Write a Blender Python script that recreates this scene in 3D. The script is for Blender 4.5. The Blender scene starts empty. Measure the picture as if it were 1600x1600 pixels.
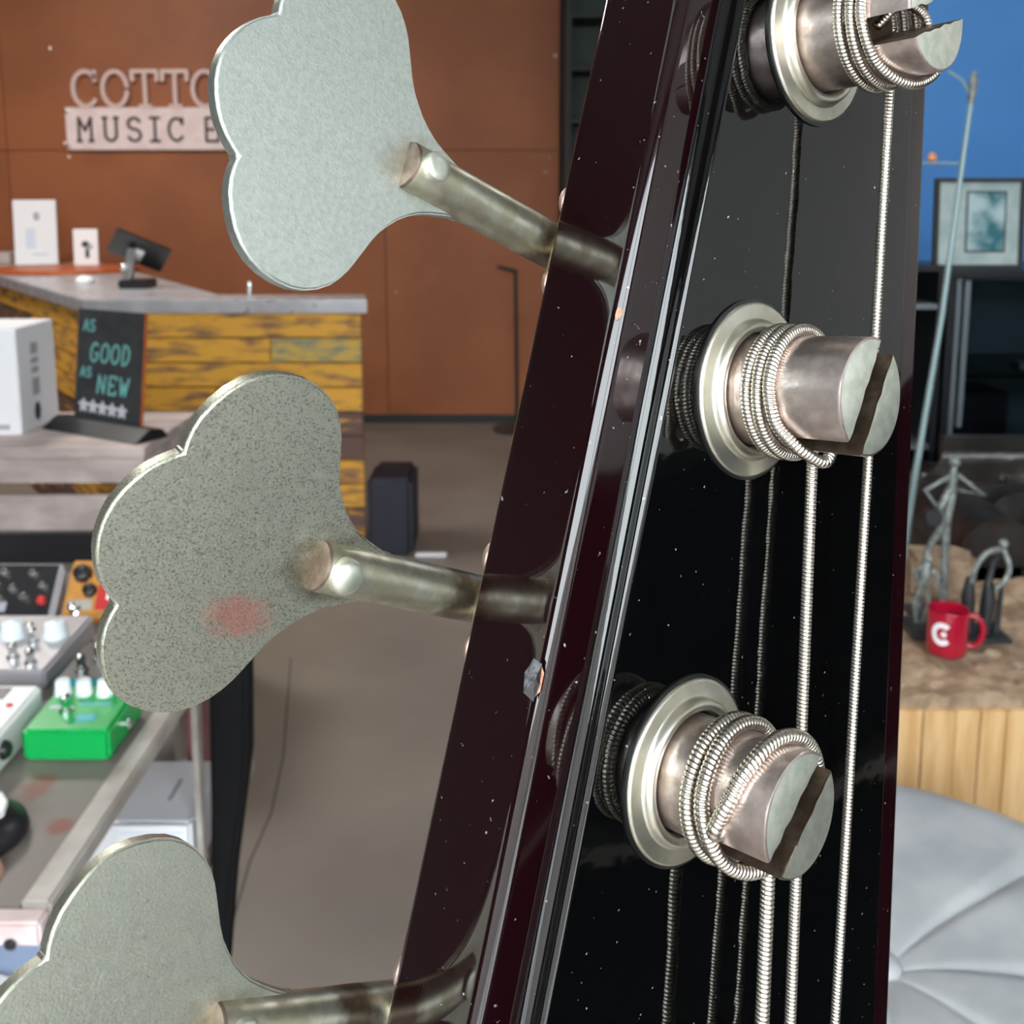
import bpy, bmesh, math, random
from mathutils import Vector, Matrix
random.seed(11)
R = math.radians
PI = math.pi
sc = bpy.context.scene
COL = sc.collection

# ------------------------------------------------------------------ camera
cam_d = bpy.data.cameras.new('camera')
cam = bpy.data.objects.new('camera', cam_d)
COL.objects.link(cam)
cam.location = (0, 0, 1.37)
cam.rotation_euler = (R(81), 0, 0)
cam_d.sensor_width = 36
cam_d.lens = 1663 / 1600 * 36
cam_d.shift_y = -233 / 1600
cam_d.clip_start = 0.01
cam_d.clip_end = 60
cam_d.dof.use_dof = True
cam_d.dof.focus_distance = 0.150
cam_d.dof.aperture_fstop = (cam_d.lens * 0.001) / 0.00072
sc.camera = cam

# ------------------------------------------------------------------ world, light, exposure
world = bpy.data.worlds.new('overcast_sky')
sc.world = world
world.use_nodes = True
wn = world.node_tree.nodes
wn['Background'].inputs[0].default_value = (0.88, 0.96, 1.0, 1)
wn['Background'].inputs[1].default_value = 15.0
sc.view_settings.view_transform = 'Standard'
sc.view_settings.look = 'None'
sc.view_settings.gamma = 1
sc.view_settings.exposure = 0.0
sc.view_settings.use_curve_mapping = False

# ------------------------------------------------------------------ materials
def mat(name, col, rough=0.5, metal=0.0, spec=0.5, coat=0.0, col2=None, nscale=20, ndetail=4, lo=0.4, hi=0.6,
        bump=0.0, bscale=None, stretch=(1, 1, 1), rvar=0.0, emis=None, estr=0, rand=False, coat_rough=0.03):
    m = bpy.data.materials.new(name)
    m.use_nodes = True
    nt = m.node_tree
    b = nt.nodes['Principled BSDF']
    b.inputs['Base Color'].default_value = (*col, 1)
    b.inputs['Roughness'].default_value = rough
    b.inputs['Metallic'].default_value = metal
    b.inputs['Specular IOR Level'].default_value = spec
    b.inputs['Coat Weight'].default_value = coat
    b.inputs['Coat Roughness'].default_value = coat_rough
    if emis:
        b.inputs['Emission Color'].default_value = (*emis, 1)
        b.inputs['Emission Strength'].default_value = estr
    need = col2 or bump or rvar
    if need:
        tc = nt.nodes.new('ShaderNodeTexCoord')
        mp = nt.nodes.new('ShaderNodeMapping')
        mp.inputs['Scale'].default_value = stretch
        nt.links.new(tc.outputs['Object'], mp.inputs['Vector'])
        if rand:
            oi = nt.nodes.new('ShaderNodeObjectInfo')
            ml = nt.nodes.new('ShaderNodeVectorMath'); ml.operation = 'SCALE'
            ml.inputs[0].default_value = (13.1, 7.7, 5.3)
            nt.links.new(oi.outputs['Random'], ml.inputs['Scale'])
            nt.links.new(ml.outputs[0], mp.inputs['Location'])
        no = nt.nodes.new('ShaderNodeTexNoise')
        no.inputs['Scale'].default_value = nscale
        no.inputs['Detail'].default_value = ndetail
        nt.links.new(mp.outputs[0], no.inputs['Vector'])
        if col2:
            cr = nt.nodes.new('ShaderNodeValToRGB')
            cr.color_ramp.elements[0].position = lo
            cr.color_ramp.elements[1].position = hi
            cr.color_ramp.elements[0].color = (*col, 1)
            cr.color_ramp.elements[1].color = (*col2, 1)
            nt.links.new(no.outputs['Fac'], cr.inputs[0])
            nt.links.new(cr.outputs[0], b.inputs['Base Color'])
        if rvar:
            mr = nt.nodes.new('ShaderNodeMapRange')
            mr.inputs['To Min'].default_value = max(0, rough - rvar)
            mr.inputs['To Max'].default_value = rough + rvar
            mr.inputs['From Min'].default_value = 0.3
            mr.inputs['From Max'].default_value = 0.7
            nt.links.new(no.outputs['Fac'], mr.inputs['Value'])
            nt.links.new(mr.outputs[0], b.inputs['Roughness'])
        if bump:
            n2 = no
            if bscale:
                n2 = nt.nodes.new('ShaderNodeTexNoise')
                n2.inputs['Scale'].default_value = bscale
                n2.inputs['Detail'].default_value = 3
                nt.links.new(mp.outputs[0], n2.inputs['Vector'])
            bp = nt.nodes.new('ShaderNodeBump')
            bp.inputs['Strength'].default_value = bump
            bp.inputs['Distance'].default_value = 0.3 / (bscale or nscale)
            nt.links.new(n2.outputs['Fac'], bp.inputs['Height'])
            nt.links.new(bp.outputs[0], b.inputs['Normal'])
    return m

def add_spots(m, col, scale, thr, stretch=(1, 1, 1), spots=None, amount=1.0):
    """overlay small worn specks (or stains and soft patches round given centres) on a material's colour"""
    nt = m.node_tree
    b = nt.nodes['Principled BSDF']
    src = b.inputs['Base Color'].links[0].from_socket if b.inputs['Base Color'].links else None
    mix = nt.nodes.new('ShaderNodeMix'); mix.data_type = 'RGBA'
    if src: nt.links.new(src, mix.inputs['A'])
    else: mix.inputs['A'].default_value = b.inputs['Base Color'].default_value
    mix.inputs['B'].default_value = (*col, 1)
    tc = nt.nodes.new('ShaderNodeTexCoord')
    fac = None
    if spots is None:
        mp = nt.nodes.new('ShaderNodeMapping'); mp.inputs['Scale'].default_value = stretch
        nt.links.new(tc.outputs['Object'], mp.inputs['Vector'])
        no = nt.nodes.new('ShaderNodeTexNoise'); no.inputs['Scale'].default_value = scale; no.inputs['Detail'].default_value = 2
        nt.links.new(mp.outputs[0], no.inputs['Vector'])
        mr = nt.nodes.new('ShaderNodeMapRange')
        mr.inputs['From Min'].default_value = thr; mr.inputs['From Max'].default_value = thr + 0.06
        mr.inputs['To Max'].default_value = amount
        nt.links.new(no.outputs['Fac'], mr.inputs['Value'])
        fac = mr.outputs[0]
    else:
        no = nt.nodes.new('ShaderNodeTexNoise'); no.inputs['Scale'].default_value = scale
        no.inputs['Detail'].default_value = 5
        nt.links.new(tc.outputs['Object'], no.inputs['Vector'])
        for c, rad in spots:
            mp = nt.nodes.new('ShaderNodeMapping')
            mp.vector_type = 'POINT'
            mp.inputs['Location'].default_value = [-a / r for a, r in zip(c, rad)]
            mp.inputs['Scale'].default_value = [1 / r for r in rad]
            nt.links.new(tc.outputs['Object'], mp.inputs['Vector'])
            ln = nt.nodes.new('ShaderNodeVectorMath'); ln.operation = 'LENGTH'
            nt.links.new(mp.outputs[0], ln.inputs[0])
            ad = nt.nodes.new('ShaderNodeMath'); ad.operation = 'ADD'
            nt.links.new(ln.outputs['Value'], ad.inputs[0]); nt.links.new(no.outputs['Fac'], ad.inputs[1])
            mr = nt.nodes.new('ShaderNodeMapRange')
            mr.inputs['From Min'].default_value = 1.5; mr.inputs['From Max'].default_value = 0.9
            mr.inputs['To Max'].default_value = amount
            nt.links.new(ad.outputs[0], mr.inputs['Value'])
            if fac is None: fac = mr.outputs[0]
            else:
                mx = nt.nodes.new('ShaderNodeMath'); mx.operation = 'MAXIMUM'
                nt.links.new(fac, mx.inputs[0]); nt.links.new(mr.outputs[0], mx.inputs[1]); fac = mx.outputs[0]
    nt.links.new(fac, mix.inputs['Factor'])
    nt.links.new(mix.outputs['Result'], b.inputs['Base Color'])
    return m

M = {}
# bass
M['black'] = mat('black_lacquer', (0.0011, 0.0012, 0.0013), 0.035, spec=0.5, bump=0.02, nscale=45)
add_spots(M['black'], (0.35, 0.35, 0.33), 900, 0.725)
M['cherry'] = mat('dark_cherry_lacquer', (0.0062, 0.0009, 0.0016), 0.05, spec=0.5, bump=0.22, nscale=30, ndetail=1, stretch=(1, 0.5, 1))
add_spots(M['cherry'], (0.3, 0.28, 0.26), 900, 0.725)
M['wood_raw'] = mat('bare_wood', (0.45, 0.2, 0.12), 0.8, col2=(0.6, 0.33, 0.22), nscale=900)
def nickel(name, col, rough, pit, thr):
    m = mat(name, col, rough, 1.0, col2=tuple(c * 0.80 for c in col), nscale=1300, ndetail=6, lo=0.3, hi=0.72, bump=0.35, bscale=3200, rvar=0.05)
    return add_spots(m, pit, 3300, thr, amount=0.5)
M['key1'] = nickel('pale_nickel', (0.66, 0.71, 0.66), 0.40, (0.22, 0.22, 0.19), 0.70)
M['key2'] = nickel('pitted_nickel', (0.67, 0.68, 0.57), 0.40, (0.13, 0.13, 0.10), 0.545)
add_spots(M['key2'], (0.86, 0.30, 0.26), 700, 0, spots=[((-0.0580, -0.0478, -0.026), (0.0054, 0.0036, 0.02))], amount=0.6)  # soft pink patch blended into the key's lower lobe
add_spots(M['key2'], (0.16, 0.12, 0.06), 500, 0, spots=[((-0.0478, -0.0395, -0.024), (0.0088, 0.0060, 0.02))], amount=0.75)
M['key3'] = nickel('dull_nickel', (0.60, 0.61, 0.52), 0.42, (0.26, 0.26, 0.17), 0.62)
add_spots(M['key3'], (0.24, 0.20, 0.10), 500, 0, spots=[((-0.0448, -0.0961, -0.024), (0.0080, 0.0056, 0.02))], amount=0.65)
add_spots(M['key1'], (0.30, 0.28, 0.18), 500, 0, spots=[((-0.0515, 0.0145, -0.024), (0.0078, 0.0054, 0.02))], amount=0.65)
M['shaft'] = mat('stained_nickel', (0.62, 0.61, 0.50), 0.42, 1.0, col2=(0.44, 0.41, 0.30), nscale=300, bump=0.08, bscale=1500, rvar=0.06)
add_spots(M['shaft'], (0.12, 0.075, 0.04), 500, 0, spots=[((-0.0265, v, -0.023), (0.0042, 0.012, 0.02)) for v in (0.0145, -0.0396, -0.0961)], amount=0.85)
M['shaft_end'] = mat('dull_cut_end', (0.30, 0.235, 0.20), 0.55, 1.0, col2=(0.2, 0.15, 0.12), nscale=500)
M['shaft_end2'] = mat('copper_toned_eyelet', (0.62, 0.45, 0.38), 0.5, 1.0)
M['post'] = mat('rosy_nickel', (0.70, 0.60, 0.57), 0.36, 1.0, col2=(0.52, 0.43, 0.40), nscale=420, bump=0.16, bscale=1300, rvar=0.07)
M['cap'] = mat('cut_nickel_face', (0.86, 0.87, 0.77), 0.45, 1.0, col2=(0.72, 0.75, 0.64), nscale=500, bump=0.1, bscale=1500)
M['slot'] = mat('tarnished_slot', (0.22, 0.165, 0.125), 0.5, 1.0, col2=(0.13, 0.09, 0.06), nscale=400, bump=0.15, bscale=900)
M['ferrule'] = mat('nickel_ferrule', (0.74, 0.72, 0.63), 0.36, 1.0, col2=(0.58, 0.55, 0.44), nscale=150, rvar=0.06)
M['string'] = mat('wound_nickel', (0.62, 0.57, 0.50), 0.28, 1.0)
M['gasket'] = mat('black_gasket', (0.006, 0.006, 0.006), 0.3)
M['rosewood'] = mat('rosewood', (0.03, 0.015, 0.01), 0.5, col2=(0.06, 0.03, 0.02), nscale=200, stretch=(1, 0.1, 1))
M['flake'] = mat('lifted_lacquer', (0.006, 0.003, 0.005), 0.3, bump=0.4, nscale=900)
M['bone'] = mat('nut_bone', (0.6, 0.55, 0.45), 0.4)
# room
M['brown'] = mat('rust_brown_panel', (0.36, 0.115, 0.042), 0.55, col2=(0.30, 0.095, 0.036), nscale=2.2, bump=0.03, bscale=60, rand=True)
M['blue'] = mat('blue_paint', (0.085, 0.32, 0.80), 0.6, col2=(0.078, 0.30, 0.76), nscale=1.5)
M['grey_wall'] = mat('grey_plaster', (0.42, 0.42, 0.42), 0.8)
M['dark_wall'] = mat('dark_paint', (0.03, 0.035, 0.035), 0.7)
M['white_wall'] = mat('pale_plaster', (0.72, 0.72, 0.70), 0.8)
M['left_wall'] = mat('beige_plaster', (0.13, 0.12, 0.12), 0.8)
M['rug'] = mat('charcoal_rug', (0.007, 0.007, 0.008), 0.98, spec=0.05)
M['brickwork'] = mat('street_facade', (0.30, 0.28, 0.26), 0.9, col2=(0.22, 0.2, 0.19), nscale=1.5)
M['ceil'] = mat('ceiling_paint', (0.26, 0.25, 0.25), 0.9)
M['floor'] = mat('worn_concrete', (0.25, 0.215, 0.185), 0.42, col2=(0.185, 0.155, 0.135), nscale=1.7, ndetail=8, lo=0.35, hi=0.7, bump=0.04, bscale=30, rvar=0.08)
M['pavement'] = mat('pavement', (0.45, 0.45, 0.44), 0.9)
M['frame'] = mat('dark_frame', (0.03, 0.03, 0.03), 0.4)
M['screw'] = mat('screw_metal', (0.75, 0.7, 0.65), 0.3, 1.0)
M['sign_pink'] = mat('pale_sign_face', (0.95, 0.78, 0.77), 0.5, col2=(0.88, 0.70, 0.69), nscale=12)
M['sign_letter'] = mat('sign_letter', (0.78, 0.58, 0.54), 0.4)
M['ink'] = mat('dark_ink', (0.06, 0.035, 0.035), 0.6)
M['zinc'] = mat('zinc_counter', (0.55, 0.56, 0.60), 0.32, 0.4, col2=(0.45, 0.46, 0.49), nscale=9, rvar=0.08)
def plank_mat(name, c1, c2, lo, hi, sx):
    m = mat(name, c1, 0.6, col2=c2, nscale=13, ndetail=8, lo=lo, hi=hi, stretch=sx, bump=0.15, bscale=40, rand=True)
    return m
M['plank_y'] = plank_mat('yellow_worn_paint', (0.78, 0.40, 0.045), (0.22, 0.11, 0.07), 0.46, 0.68, (0.6, 0.6, 2.6))
M['plank_b'] = plank_mat('brown_worn_paint', (0.14, 0.075, 0.06), (0.62, 0.31, 0.05), 0.56, 0.66, (0.7, 0.7, 4))
M['plank_g'] = plank_mat('greenish_worn_paint', (0.62, 0.40, 0.08), (0.24, 0.27, 0.19), 0.42, 0.60, (0.9, 0.9, 3))
M['white_ash'] = mat('whitewashed_wood', (0.62, 0.52, 0.49), 0.7, col2=(0.42, 0.345, 0.325), nscale=7, ndetail=6, stretch=(0.8, 2, 2), bump=0.1, bscale=50, rand=True)
M['white'] = mat('white_card', (0.90, 0.90, 0.94), 0.5)
M['bluewhite'] = mat('blue_white_paper', (0.70, 0.77, 0.90), 0.6)
M['greyprint'] = mat('grey_print', (0.42, 0.43, 0.46), 0.6)
M['blackplastic'] = mat('black_plastic', (0.012, 0.012, 0.014), 0.35)
M['chalkboard'] = mat('chalkboard', (0.022, 0.024, 0.028), 0.6, col2=(0.035, 0.037, 0.04), nscale=25)
M['mint'] = mat('mint_chalk', (0.16, 0.46, 0.44), 0.9)
M['chalk'] = mat('white_chalk', (0.6, 0.6, 0.66), 0.9)
M['bag'] = mat('black_canvas', (0.006, 0.006, 0.007), 0.8, spec=0.2)
M['steel'] = mat('brushed_steel', (0.6, 0.6, 0.6), 0.3, 1.0)
M['chrome'] = mat('chrome', (0.85, 0.85, 0.85), 0.12, 1.0)
M['orange_wood'] = mat('orange_board', (0.50, 0.12, 0.03), 0.4, col2=(0.42, 0.09, 0.02), nscale=20)
M['table'] = mat('stained_table_top', (0.235, 0.205, 0.18), 0.5, col2=(0.165, 0.14, 0.125), nscale=6, ndetail=7, bump=0.03, bscale=60)
add_spots(M['table'], (0.19, 0.03, 0.02), 60, 0, spots=[((-0.525, 1.093, 0.72), (0.020, 0.036, 0.1)), ((-0.470, 1.018, 0.72), (0.020, 0.020, 0.1))], amount=0.8)
M['trim'] = mat('pale_trim', (0.45, 0.42, 0.38), 0.45, col2=(0.33, 0.29, 0.26), nscale=14)
M['pinkpaint'] = mat('pinkish_white_paint', (0.72, 0.60, 0.60), 0.6, col2=(0.60, 0.47, 0.46), nscale=30)
M['pinkwood'] = mat('pink_stained_wood', (0.30, 0.12, 0.12), 0.6, col2=(0.24, 0.1, 0.1), nscale=20)
M['green'] = mat('green_enamel', (0.0, 0.37, 0.075), 0.3)
M['teal'] = mat('teal_enamel', (0.0, 0.38, 0.46), 0.35)
M['orange'] = mat('orange_enamel', (0.62, 0.27, 0.05), 0.35, col2=(0.5, 0.23, 0.06), nscale=30)
M['red'] = mat('red_enamel', (0.55, 0.03, 0.03), 0.4)
M['grey_enamel'] = mat('grey_enamel', (0.42, 0.40, 0.42), 0.35, 0.3)
M['white_enamel'] = mat('white_enamel', (0.78, 0.79, 0.78), 0.35)
M['knobwhite'] = mat('pale_knob', (0.78, 0.86, 0.88), 0.25)
M['navy'] = mat('dark_navy', (0.022, 0.023, 0.038), 0.6)
M['skin'] = mat('tan_patch', (0.62, 0.34, 0.24), 0.6)
M['pine'] = mat('pine_board', (0.76, 0.50, 0.25), 0.5, col2=(0.62, 0.36, 0.15), nscale=14, ndetail=5, stretch=(3, 3, 0.35), rand=True)
M['roughwood'] = mat('hewn_wood', (0.42, 0.30, 0.20), 0.75, col2=(0.28, 0.185, 0.12), nscale=28, ndetail=6, bump=0.5, bscale=60)
M['mug'] = mat('red_glaze', (0.40, 0.008, 0.03), 0.12, coat=0.5)
M['leather_grey'] = mat('grey_leather', (0.46, 0.48, 0.495), 0.42, col2=(0.36, 0.38, 0.40), nscale=7, ndetail=6, bump=0.06, bscale=300)
M['leather_black'] = mat('black_leather', (0.016, 0.014, 0.013), 0.30, col2=(0.03, 0.027, 0.026), nscale=10, bump=0.25, bscale=16)
M['iron'] = mat('weathered_iron', (0.30, 0.33, 0.31), 0.45, 0.4, col2=(0.17, 0.19, 0.19), nscale=60)
M['iron_dark'] = mat('dark_iron', (0.05, 0.055, 0.06), 0.45, 0.6)
M['rod'] = mat('pale_steel_rod', (0.33, 0.45, 0.47), 0.4, 0.5)
M['sideboard'] = mat('matt_black_board', (0.006, 0.006, 0.007), 0.85, spec=0.15)
M['cab'] = mat('black_cabinet', (0.010, 0.012, 0.016), 0.35)
M['cabtrim'] = mat('cabinet_metal_trim', (0.22, 0.26, 0.29), 0.35, 0.5)
M['mat_white'] = mat('picture_mat', (0.50, 0.60, 0.60), 0.6, col2=(0.38, 0.50, 0.52), nscale=14)
M['teal_print'] = mat('teal_print', (0.45, 0.62, 0.66), 0.5, col2=(0.02, 0.16, 0.20), nscale=9, lo=0.42, hi=0.60)
M['bulb'] = mat('orange_bulb', (0.9, 0.35, 0.12), 0.4)
def glass(name, tint=(0.9, 0.95, 0.95)):
    m = bpy.data.materials.new(name); m.use_nodes = True
    nt = m.node_tree; nt.nodes.remove(nt.nodes['Principled BSDF'])
    tr = nt.nodes.new('ShaderNodeBsdfTransparent'); tr.inputs[0].default_value = (*tint, 1)
    gl = nt.nodes.new('ShaderNodeBsdfGlossy'); gl.inputs['Roughness'].default_value = 0.02
    fr = nt.nodes.new('ShaderNodeFresnel'); fr.inputs[0].default_value = 1.45
    mx = nt.nodes.new('ShaderNodeMixShader')
    nt.links.new(fr.outputs[0], mx.inputs[0]); nt.links.new(tr.outputs[0], mx.inputs[1]); nt.links.new(gl.outputs[0], mx.inputs[2])
    nt.links.new(mx.outputs[0], nt.nodes['Material Output'].inputs[0])
    return m
M['cab_glass'] = glass('cabinet_glass', (0.55, 0.62, 0.65))

# ------------------------------------------------------------------ mesh helpers
class MB:
    """collects vertices and faces of one mesh"""
    def __init__(s): s.v = []; s.f = []; s.mi = []
    def add(s, vs, fs, mi=0):
        o = len(s.v); s.v += [tuple(x) for x in vs]
        s.f += [tuple(i + o for i in f) for f in fs]; s.mi += [mi] * len(fs); return s
    def box(s, x0, x1, y0, y1, z0, z1, mi=0, mtx=None):
        vs = [Vector((x, y, z)) for x in (x0, x1) for y in (y0, y1) for z in (z0, z1)]
        if mtx: vs = [mtx @ v for v in vs]
        return s.add(vs, [(0, 1, 3, 2), (4, 6, 7, 5), (0, 4, 5, 1), (2, 3, 7, 6), (0, 2, 6, 4), (1, 5, 7, 3)], mi)
    def tube(s, pts, r, n=10, mi=0, cap=True, closed=False):
        """tube through pts; r number or list"""
        pts = [Vector(p) for p in pts]; N = len(pts)
        rr = r if hasattr(r, '__len__') else [r] * N
        rings = []
        t0 = (pts[1] - pts[0]).normalized()
        up = Vector((0, 0, 1)) if abs(t0.z) < 0.9 else Vector((1, 0, 0))
        a = t0.cross(up).normalized()
        for i in range(N):
            t = (pts[min(i + 1, N - 1)] - pts[max(i - 1, 0)])
            if t.length < 1e-12: t = t0.copy()
            t.normalize()
            a = (a - t * a.dot(t)).normalized(); b = t.cross(a)
            rings.append([pts[i] + (a * math.cos(2 * PI * k / n) + b * math.sin(2 * PI * k / n)) * rr[i] for k in range(n)])
        vs = [q for ring in rings for q in ring]
        fs = [(i * n + k, i * n + (k + 1) % n, (i + 1) * n + (k + 1) % n, (i + 1) * n + k) for i in range(N - 1) for k in range(n)]
        if cap: fs += [tuple(range(n - 1, -1, -1)), tuple((N - 1) * n + k for k in range(n))]
        return s.add(vs, fs, mi)
    def lathe(s, prof, c=(0, 0, 0), n=32, mi=0, mtx=None, mis=None):
        """prof: (radius, z) along the axis z"""
        c = Vector(c); N = len(prof); o = len(s.v)
        vs = []
        for r, z in prof:
            for k in range(n):
                p = Vector((r * math.cos(2 * PI * k / n), r * math.sin(2 * PI * k / n), z))
                if mtx: p = mtx @ p
                vs.append(p + c)
        for i in range(N - 1):
            fs = [(i * n + k, i * n + (k + 1) % n, (i + 1) * n + (k + 1) % n, (i + 1) * n + k) for k in range(n)]
            s.f += [tuple(j + o for j in f) for f in fs]; s.mi += [mis[i] if mis else mi] * n
        s.v += [tuple(x) for x in vs]
        s.f.append(tuple(o + k for k in range(n - 1, -1, -1))); s.mi.append(mis[0] if mis else mi)
        s.f.append(tuple(o + (N - 1) * n + k for k in range(n))); s.mi.append(mis[-1] if mis else mi)
        return s
    def prism(s, poly, z0, z1, mi=0, mtx=None):
        n = len(poly)
        vs = [Vector((x, y, z0)) for x, y in poly] + [Vector((x, y, z1)) for x, y in poly]
        if mtx: vs = [mtx @ v for v in vs]
        fs = [tuple(range(n - 1, -1, -1)), tuple(range(n, 2 * n))] + [(i, (i + 1) % n, n + (i + 1) % n, n + i) for i in range(n)]
        return s.add(vs, fs, mi)
    def build(s, name, mats, parent=None, smooth=None, bevel=0, seg=2, scale=1.0, loc=None):
        me = bpy.data.meshes.new(name)
        vs = s.v if scale == 1.0 else [(x * scale, y * scale, z * scale) for x, y, z in s.v]
        if loc: vs = [(x - loc[0], y - loc[1], z - loc[2]) for x, y, z in vs]
        me.from_pydata(vs, [], s.f)
        if not isinstance(mats, (list, tuple)): mats = [mats]
        for m in mats: me.materials.append(M[m] if isinstance(m, str) else m)
        if len(mats) > 1:
            for p, i in zip(me.polygons, s.mi): p.material_index = i
        bm = bmesh.new(); bm.from_mesh(me)
        bmesh.ops.recalc_face_normals(bm, faces=bm.faces)
        if bevel:
            es = [e for e in bm.edges if len(e.link_faces) == 2 and e.calc_face_angle(0) > R(35)]
            bmesh.ops.bevel(bm, geom=es, offset=bevel, segments=seg, affect='EDGES', clamp_overlap=True)
        bm.to_mesh(me); bm.free()
        if smooth is not None:
            for p in me.polygons: p.use_smooth = True
            me.set_sharp_from_angle(angle=R(smooth))
        o = bpy.data.objects.new(name, me); COL.objects.link(o)
        if loc: o.location = loc
        if parent: o.parent = parent
        return o

def tag(o, label, cat, group=None):
    o['label'] = label; o['category'] = cat
    if group: o['group'] = group
    return o
def thing(name, loc, label, cat, group=None):
    o = bpy.data.objects.new(name, None); COL.objects.link(o); o.location = loc
    o.empty_display_size = 0.05
    return tag(o, label, cat, group)
def put(o, parent):
    """parent o to an unrotated empty, keeping its place"""
    o.parent = parent
    o.matrix_parent_inverse = Matrix.Translation(-Vector(parent.location))
    return o
def structure(o): o['kind'] = 'structure'; return o
def box(name, m, x0, x1, y0, y1, z0, z1, parent=None, bevel=0, smooth=None):
    cx, cy, cz = (x0 + x1) / 2, (y0 + y1) / 2, (z0 + z1) / 2
    o = MB().box(x0, x1, y0, y1, z0, z1).build(name, m, bevel=bevel, smooth=smooth, loc=(cx, cy, cz))
    return put(o, parent) if parent else o
def strokes(lines, w, depth, mtx, mb=None):
    """flat strokes of width w lying in the xy plane of mtx, depth along its z"""
    mb = mb or MB(); cnt = 0
    for ln in lines:
        for (ax, ay), (bx, by) in zip(ln[:-1], ln[1:]):
            cnt += 1
            d = Vector((bx - ax, by - ay)); L = d.length
            if L < 1e-9: continue
            d /= L; q = Vector((-d.y, d.x)) * w / 2; e = d * w * 0.3
            pl = [(ax - e.x - q.x, ay - e.y - q.y), (bx + e.x - q.x, by + e.y - q.y), (bx + e.x + q.x, by + e.y + q.y), (ax - e.x + q.x, ay - e.y + q.y)]
            mb.prism(pl, 0, depth * (1 + 0.012 * (cnt % 7)), mtx=mtx)
    return mb
def arc(cx, cy, rx, ry, a0, a1, n=14):
    return [(cx + rx * math.cos(R(a0 + (a1 - a0) * i / n)), cy + ry * math.sin(R(a0 + (a1 - a0) * i / n))) for i in range(n + 1)]
GL = {  # letters in a box 0..0.7 x 0..1
    'C': [arc(.36, .5, .33, .48, 40, 320), [(.62, .98), (.62, .72)]],
    'O': [arc(.35, .5, .33, .48, 0, 360, 22)],
    'T': [[(.35, .02), (.35, .98)], [(.02, .98), (.68, .98)], [(.02, .98), (.02, .74)], [(.68, .98), (.68, .74)], [(.2, .02), (.5, .02)]],
    'M': [[(.08, 0), (.08, 1), (.35, .45), (.62, 1), (.62, 0)], [(0, 0), (.18, 0)], [(.52, 0), (.7, 0)]],
    'U': [[(.1, 1), (.1, .3)] + arc(.35, .3, .25, .28, 180, 360, 10) + [(.6, 1)], [(0, 1), (.2, 1)], [(.5, 1), (.7, 1)]],
    'S': [arc(.35, .75, .26, .24, 20, 270, 12) + arc(.35, .26, .27, .25, 90, -160, 12)],
    'I': [[(.35, 0), (.35, 1)], [(.15, 0), (.55, 0)], [(.15, 1), (.55, 1)]],
    'E': [[(.6, .82), (.6, 1), (.1, 1), (.1, 0), (.62, 0), (.62, .2)], [(.1, .5), (.45, .5)]],
    'G': [arc(.36, .5, .33, .48, 50, 330) + [(.66, .45), (.42, .45)]],
    'D': [[(.1, 0), (.1, 1)], [(.1, 1)] + arc(.2, .5, .42, .5, 90, -90, 12) + [(.1, 0)]],
    'A': [[(.05, 0), (.35, 1), (.65, 0)], [(.16, .36), (.54, .36)]],
    'N': [[(.1, 0), (.1, 1), (.6, 0), (.6, 1)]],
    'W': [[(.02, 1), (.2, 0), (.35, .7), (.5, 0), (.68, 1)]],
    '*': [[(.35, 1), (.14, .02), (.68, .64), (.02, .64), (.56, .02), (.35, 1)]],
}
def glyph(ch, x, y, w, h): return [[(x + px / 0.7 * w, y + py * h) for px, py in ln] for ln in GL[ch]]

# ================================================================== the room
FRONT = -2.2
structure(box('floor', 'floor', -4.2, 3.4, FRONT, 6.6, -0.1, 0))
structure(box('ceiling', 'ceil', -4.2, 3.4, FRONT, 6.6, 3.25, 3.35))
structure(box('wall_left', 'left_wall', -4.2, -4.0, FRONT, 6.6, 0, 3.25))
structure(box('wall_right', 'white_wall', 3.2, 3.4, FRONT, 6.6, 0, 3.25))
wb = structure(box('wall_back', 'dark_wall', -4.0, 3.2, 6.36, 6.6, 0, 3.25))
for i, (x0, x1) in enumerate(((-4.0, -2.95), (-2.946, -0.75), (-0.746, 0.275))):
    for z0, z1 in ((0.0, 1.622), (1.626, 3.25)):
        put(box('panel', 'brown', x0, x1, 6.335, 6.36, z0, z1, bevel=0.001), wb)
for (x, z) in ((-2.66, 2.20), (-2.61, 1.665), (-2.59, 1.585), (0.25, 2.16), (0.225, 1.58), (0.20, 1.50), (-0.69, 0.79)):
    put(MB().lathe([(0.001, 0.006), (0.008, 0.004), (0.010, 0)], (0, 0, 0), 10, mtx=Matrix.Rotation(R(90), 4, 'X')).build('screw', 'screw', loc=None), wb)
    bpy.data.objects[-1 if False else COL.objects[-1].name].location = (x, 6.333, z)
structure(box('wall_blue', 'blue', 1.22, 3.2, 4.6, 4.72, 0, 3.25))
structure(box('wall_return', 'dark_wall', 1.22, 1.34, 4.72, 6.36, 0, 3.25))
structure(box('trim_1', 'dark_wall', -2.2, 0.27, 6.318, 6.335, 0, 0.05))  # dark strip put in for the black shadow line at the wall's foot
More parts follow.
